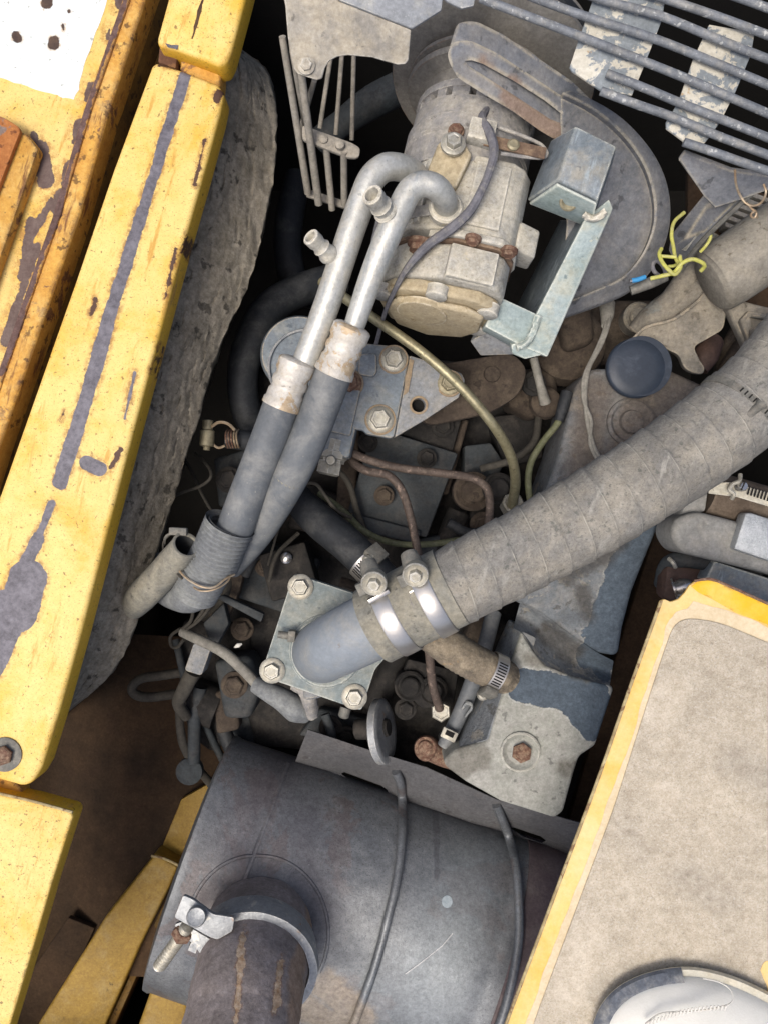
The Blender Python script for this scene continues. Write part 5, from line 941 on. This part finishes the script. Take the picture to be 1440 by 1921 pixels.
t.add('worn_corner', prism(jag([(1426, 1822, .1026), (1436, 1804, .1026), (1500, 1790, .1026), (1500, 1880, .1026), (1440, 1862, .1026)], 4, 4, 4), .0004, 0), 'fade_yellow', label='worn patch showing yellow')

t = Thing('white_shoe', 'toe of a white shoe with navy scuffed sole on the mat', 'shoe', (1330, 1960, .104))
def shoe_ring(z, off):
    base = [(1108, 2080), (1104, 1990), (1110, 1925), (1130, 1880), (1168, 1845), (1225, 1822), (1290, 1814), (1350, 1824), (1410, 1846), (1470, 1880), (1530, 1940), (1560, 2010), (1570, 2080)]
    cx, cy = 1330, 2060; out = []
    c, _ = cat([Vector((x, y, 0)) for x, y in base], 5)
    for p in c:
        d = Vector((cx-p.x, cy-p.y, 0)); out.append((p.x+d.x/d.length*off, p.y+d.y/d.length*off, z))
    return out
def loft(rows, close=True):
    b = bmesh.new(); vv = [[b.verts.new(P(*p)) for p in r] for r in rows]
    for i in range(len(vv)-1):
        for k in range(len(vv[0])-1): b.faces.new((vv[i][k], vv[i][k+1], vv[i+1][k+1], vv[i+1][k]))
    if close: b.faces.new(vv[-1])
    return b
t.add('sole', loft([shoe_ring(.1040, 3), shoe_ring(.1060, 0), shoe_ring(.1095, 0), shoe_ring(.1145, 6), shoe_ring(.1150, 30)]), 'shoe_sole', ang=60)
# navy scuffed foxing on the left half, stripe on the right half
def part_ring(z, off, f0, f1):
    r = shoe_ring(z, off); n = len(r); return r[int(n*f0):int(n*f1)]
t.add('toe_foxing', loft([part_ring(.1140, 1, .06, .50), part_ring(.1175, 8, .06, .50), part_ring(.1210, 24, .06, .50), part_ring(.1215, 34, .06, .50)], False), 'shoe_navy', label='navy scuffed toe edge')
t.add('side_stripe', loft([part_ring(.1180, 26, .58, .9), part_ring(.1205, 30, .58, .9), part_ring(.1235, 50, .58, .9)], False), 'shoe_navy', label='dark navy side stripe')
rows = [shoe_ring(.1105, 14), shoe_ring(.1185, 24), shoe_ring(.1255, 42), shoe_ring(.1345, 75), shoe_ring(.1425, 120), shoe_ring(.1475, 170), shoe_ring(.1505, 220)]
t.add('upper', loft(rows), 'shoe_white', ang=80)
cap = [(1210, 1921), (1240, 1902), (1300, 1898), (1350, 1890), (1374, 1878), (1370, 1858), (1348, 1843), (1318, 1836)]
capz = [.1405, .1415, .1425, .1425, .1395, .1345, .1305, .1265]
t.add('toe_seam', tube([(x, y, z+.001) for (x, y), z in zip(cap, capz)], 1.4, 6, 6), 'shoe_stitch')
for i in range(22):
    f = i/21; x = 1212+f*148; y = 1923-f*30-10*math.sin(f*3); t.add('stitch', obox(P(x, y, .1450), (.3, 1, 0), (1, -.3, 0), .0022, .0006, .0004, 0), 'shoe_stitch')

# ================= right side engine parts =================
t = Thing('turbo_duct', 'large tan dusty duct entering at the right margin above the hose', 'duct', (1390, 500, -.1))
t.add('duct', tube([(1560, 372, -.01), (1480, 430, -.01), (1420, 472, -.012), (1364, 510, -.014), (1338, 527, -.016), (1331, 531, -.0165)], [68, 67, 66, 65, 62, 52], 36, 8), 'duct', ang=70)
t.add('neck', tube([(1330, 540, -.07), (1280, 566, -.085), (1235, 602, -.10), (1212, 632, -.11)], [36, 34, 38, 40], 24, 6), 'casting')
t = Thing('throttle_lever', 'curved dusty cast lever between black oil cap and tan duct', 'lever', (1280, 620, -.08))
t.add('plate', prism(rnd_poly([(1184, 634, -.075), (1206, 612, -.07), (1262, 596, -.06), (1310, 560, -.05), (1326, 540, -.05), (1348, 542, -.05), (1362, 586, -.05), (1356, 618, -.05), (1318, 640, -.055), (1300, 650, -.058), (1312, 676, -.06), (1322, 690, -.06), (1318, 702, -.06), (1300, 700, -.06), (1282, 690, -.062), (1274, 666, -.064), (1244, 652, -.07), (1212, 640, -.074)], 10, 3), .022, .004, seg=3), 'casting')
t.add('edge_bead', tube([(1188, 634, -.071), (1210, 614, -.066), (1264, 598, -.056), (1312, 562, -.046)], 3, 8, 5), 'casting')
t = Thing('cast_bracket', 'pale angular casting at the right margin below the duct', 'bracket', (1400, 620, -.05))
t.add('plate', prism([(1346, 544, -.035), (1400, 566, -.03), (1500, 590, -.03), (1500, 640, -.03), (1436, 650, -.03), (1416, 676, -.035), (1404, 668, -.04)], .018, .003, seg=3), 'casting')
t.add('rib', prism([(1388, 600, -.026), (1404, 582, -.022), (1500, 600, -.02), (1500, 608, -.02), (1410, 594, -.022), (1396, 606, -.026), (1420, 662, -.03), (1412, 666, -.03)], .01, .002), 'casting')
t.add('boss', obox(P(1432, 632, -.018), (1, .2, 0), (0, 1, 0), .012, .012, .008, .003), 'casting')
t = Thing('dark_hoses', 'pair of dusty dark hoses in the gap left of the big hose end', 'hose', (1370, 690, -.15))
t.add('hose', tube([(1420, 610, -.14), (1384, 660, -.13), (1358, 700, -.13), (1340, 760, -.14)], 16, 14, 6), 'engine_brown')
t.add('hose', tube([(1400, 590, -.15), (1370, 640, -.14), (1354, 680, -.15), (1350, 720, -.16)], 13, 14, 6), 'engine_brown')
t.add('hose', tube([(1440, 640, -.15), (1405, 690, -.15), (1380, 730, -.15)], 10, 12, 6), 'engine_brown')
single('brown_sleeve', 'rust brown round fitting tucked below the curved lever', 'fitting', tube([(1334, 640, -.12), (1322, 668, -.11), (1308, 690, -.11)], [22, 24, 20], 16, 5), 'red_brown', (1322, 668, -.13))
single('support_tube', 'grey flat tube under the yellow wires leading to the duct', 'tube', tube([(1330, 440, -.06), (1290, 520, -.07), (1262, 562, -.08), (1222, 600, -.1)], [26, 24, 24, 24], 18, 6), 'casting', (1270, 540, -.12))

t = Thing('yellow_wires', 'tangle of cut yellow wires beside the belt guard', 'wire', (1260, 490, .02))
for k, (pts, r) in enumerate((([(1283, 398, .03), (1264, 416, .032), (1259, 440, .034), (1262, 460, .036), (1266, 482, .04), (1272, 494, .045)], 3.4), ([(1240, 466, .036), (1236, 476, .04), (1242, 492, .045), (1256, 508, .048), (1266, 514, .048), (1276, 500, .048), (1275, 482, .045)], 3.6), ([(1220, 522, .036), (1242, 517, .042), (1264, 510, .046), (1278, 494, .05), (1296, 486, .052), (1312, 490, .05), (1321, 498, .046), (1314, 508, .04)], 3.8), ([(1332, 432, .03), (1332, 446, .03), (1324, 460, .028), (1313, 472, .022)], 3), ([(1238, 480, .04), (1254, 481, .043), (1268, 482, .045)], 3.2), ([(1252, 500, .03), (1268, 496, .034), (1276, 478, .036)], 3))):
    t.add('wire', tube(pts, r, 8, 7), 'wire_yellow')
t = Thing('blue_wire_joint', 'blue cut wire end and clear connector below the yellow wires', 'connector', (1205, 525, .02))
t.add('blue_wire', tube([(1184, 526, .036), (1196, 524, .036), (1210, 519, .036)], [4.5, 4.8, 4], 10, 5), 'wire_blue')
t.add('core', tube([(1180, 527, .036), (1186, 526, .036)], 4.2, 8, 3), 'chrome')
t.add('shell', tube([(1182, 545, .016), (1200, 538, .018), (1220, 530, .02), (1250, 520, .02)], [9, 10, 11, 7], 12, 5), 'zinc_dull')
t.add('grey_loop', tube([(1240, 520, .01), (1226, 508, .014), (1224, 494, .014), (1234, 490, .012), (1246, 505, .01), (1246, 522, .008), (1236, 526, .01)], 4, 8, 6), 'wire_lilac')
line('tie_loop', 'thin twisted wire loop hanging from the grille at the right margin', [(1378, 318, .13), (1380, 345, .12), (1390, 370, .11), (1404, 384, .11), (1424, 382, .11), (1436, 362, .12), (1432, 345, .12)], 2.2, 'bare_wire', 'wire', 7)
line('tie_twist', 'small curled end of the twisted wire loop', [(1404, 384, .11), (1410, 392, .108), (1418, 398, .108), (1414, 408, .106), (1408, 402, .108), (1416, 396, .11), (1420, 408, .1)], 2.0, 'bare_wire', 'wire', 7)

t = Thing('filter_canister', 'grey cast canister with bright machined pad at the right margin', 'canister', (1370, 1010, -.1))
t.add('body', slab([(p[0], p[1]) for p in rnd_poly([(1258, 1002, 0), (1268, 972, 0), (1306, 958, 0), (1370, 974, 0), (1560, 1030, 0), (1560, 1110, 0), (1440, 1076, 0), (1276, 1036, 0)], 26, 5)], -.02, .06, .010, seg=4), 'canister')
t.add('machined_pad', slab([(1398, 962), (1410, 962), (1560, 1010), (1560, 1086), (1440, 1052), (1376, 1030)], -.008, .02, .003), 'canister_bright', label='bright speckled machined pad')
t.add('upper_neck', slab([(1282, 950), (1330, 920), (1324, 960), (1300, 966), (1272, 975)], -.035, .04, .004), 'canister')
t.add('top_barrel', tube([(1325, 925, -.05), (1440, 958, -.05), (1560, 992, -.05)], 44, 28, 4), 'cover_brown')
t.add('lower_block', slab([(1340, 1052), (1440, 1084), (1560, 1120), (1560, 1190), (1440, 1142), (1322, 1088)], -.03, .06, .003), 'bracket_blue')
t.add('pipe_elbow', tube([(1420, 1078, -.06), (1330, 1056, -.05), (1272, 1050, -.055), (1250, 1060, -.07), (1240, 1095, -.10)], [16, 16, 15, 14, 14], 16, 6), 'engine_slate')
t.add('clip', tube([(1254, 1048, -.04), (1262, 1056, -.035), (1266, 1064, -.04)], 4, 8, 4), 'zinc')
k = Thing('canister_clamp', 'slotted clamp strap with slotted screw on the canister, right margin', 'clamp', (1390, 920, -.02))
k.add('strap', prism([(1330, 905, -.02), (1372, 905, -.005), (1440, 924, -.0), (1560, 960, .0), (1560, 992, .0), (1440, 950, -.0), (1380, 932, -.005), (1328, 926, -.02)], .002, .0005), 'zinc')
for i in range(18): k.add('slot', obox(P(1404+i*6.2, 920+i*2.0, .0014), (.3, 1, 0), (1, -.3, 0), .0045, .0007, .0006, 0), 'slot_dark')
k.add('screw', lathe(P(1392, 912, .004), Vector((.2, 0, 1)), [(-.006, .0055), (.001, .0055), (.0035, .0038)], 16), 'chrome')
k.add('screw_slot', obox(P(1393, 912, .0078), (.5, 1, 0), (1, -.5, 0), .0042, .0006, .0005, 0), 'slot_dark')
k.add('hook', tube([(1388, 890, .0), (1386, 902, .004), (1374, 908, .004), (1368, 918, .004), (1376, 926, .004), (1372, 936, .0)], 4, 8, 5), 'zinc')
t = Thing('link_rod', 'chrome ball bolt on red-brown bracket at the step cover corner', 'bolt', (1265, 1105, -.06))
t.add('bracket', slab([(1250, 1062), (1330, 1052), (1320, 1100), (1270, 1140), (1244, 1118)], -.055, .03, .004), 'red_brown')
t.add('washer', lathe(P(1265, 1106, -.045), Vector((.9, .3, .3)), [(-.001, .0135), (.001, .0135)], 22), 'chrome')
t.add('ball', lathe(P(1266, 1106, -.045), Vector((.95, .2, .25)), [(0, .009), (.006, .0105), (.012, .0105), (.017, .008), (.019, .003)], 20), 'chrome')
t = Thing('side_bulkhead', 'dark bulkhead plate between valve cover and yellow step cover', 'plate', (1180, 1350, -.4))
t.add('sheet', slab([(1260, 900), (1330, 900), (1320, 1140), (1210, 1290), (1130, 1560), (1060, 1560), (1170, 1180)], -.36, .02, .004), 'bay_dark')
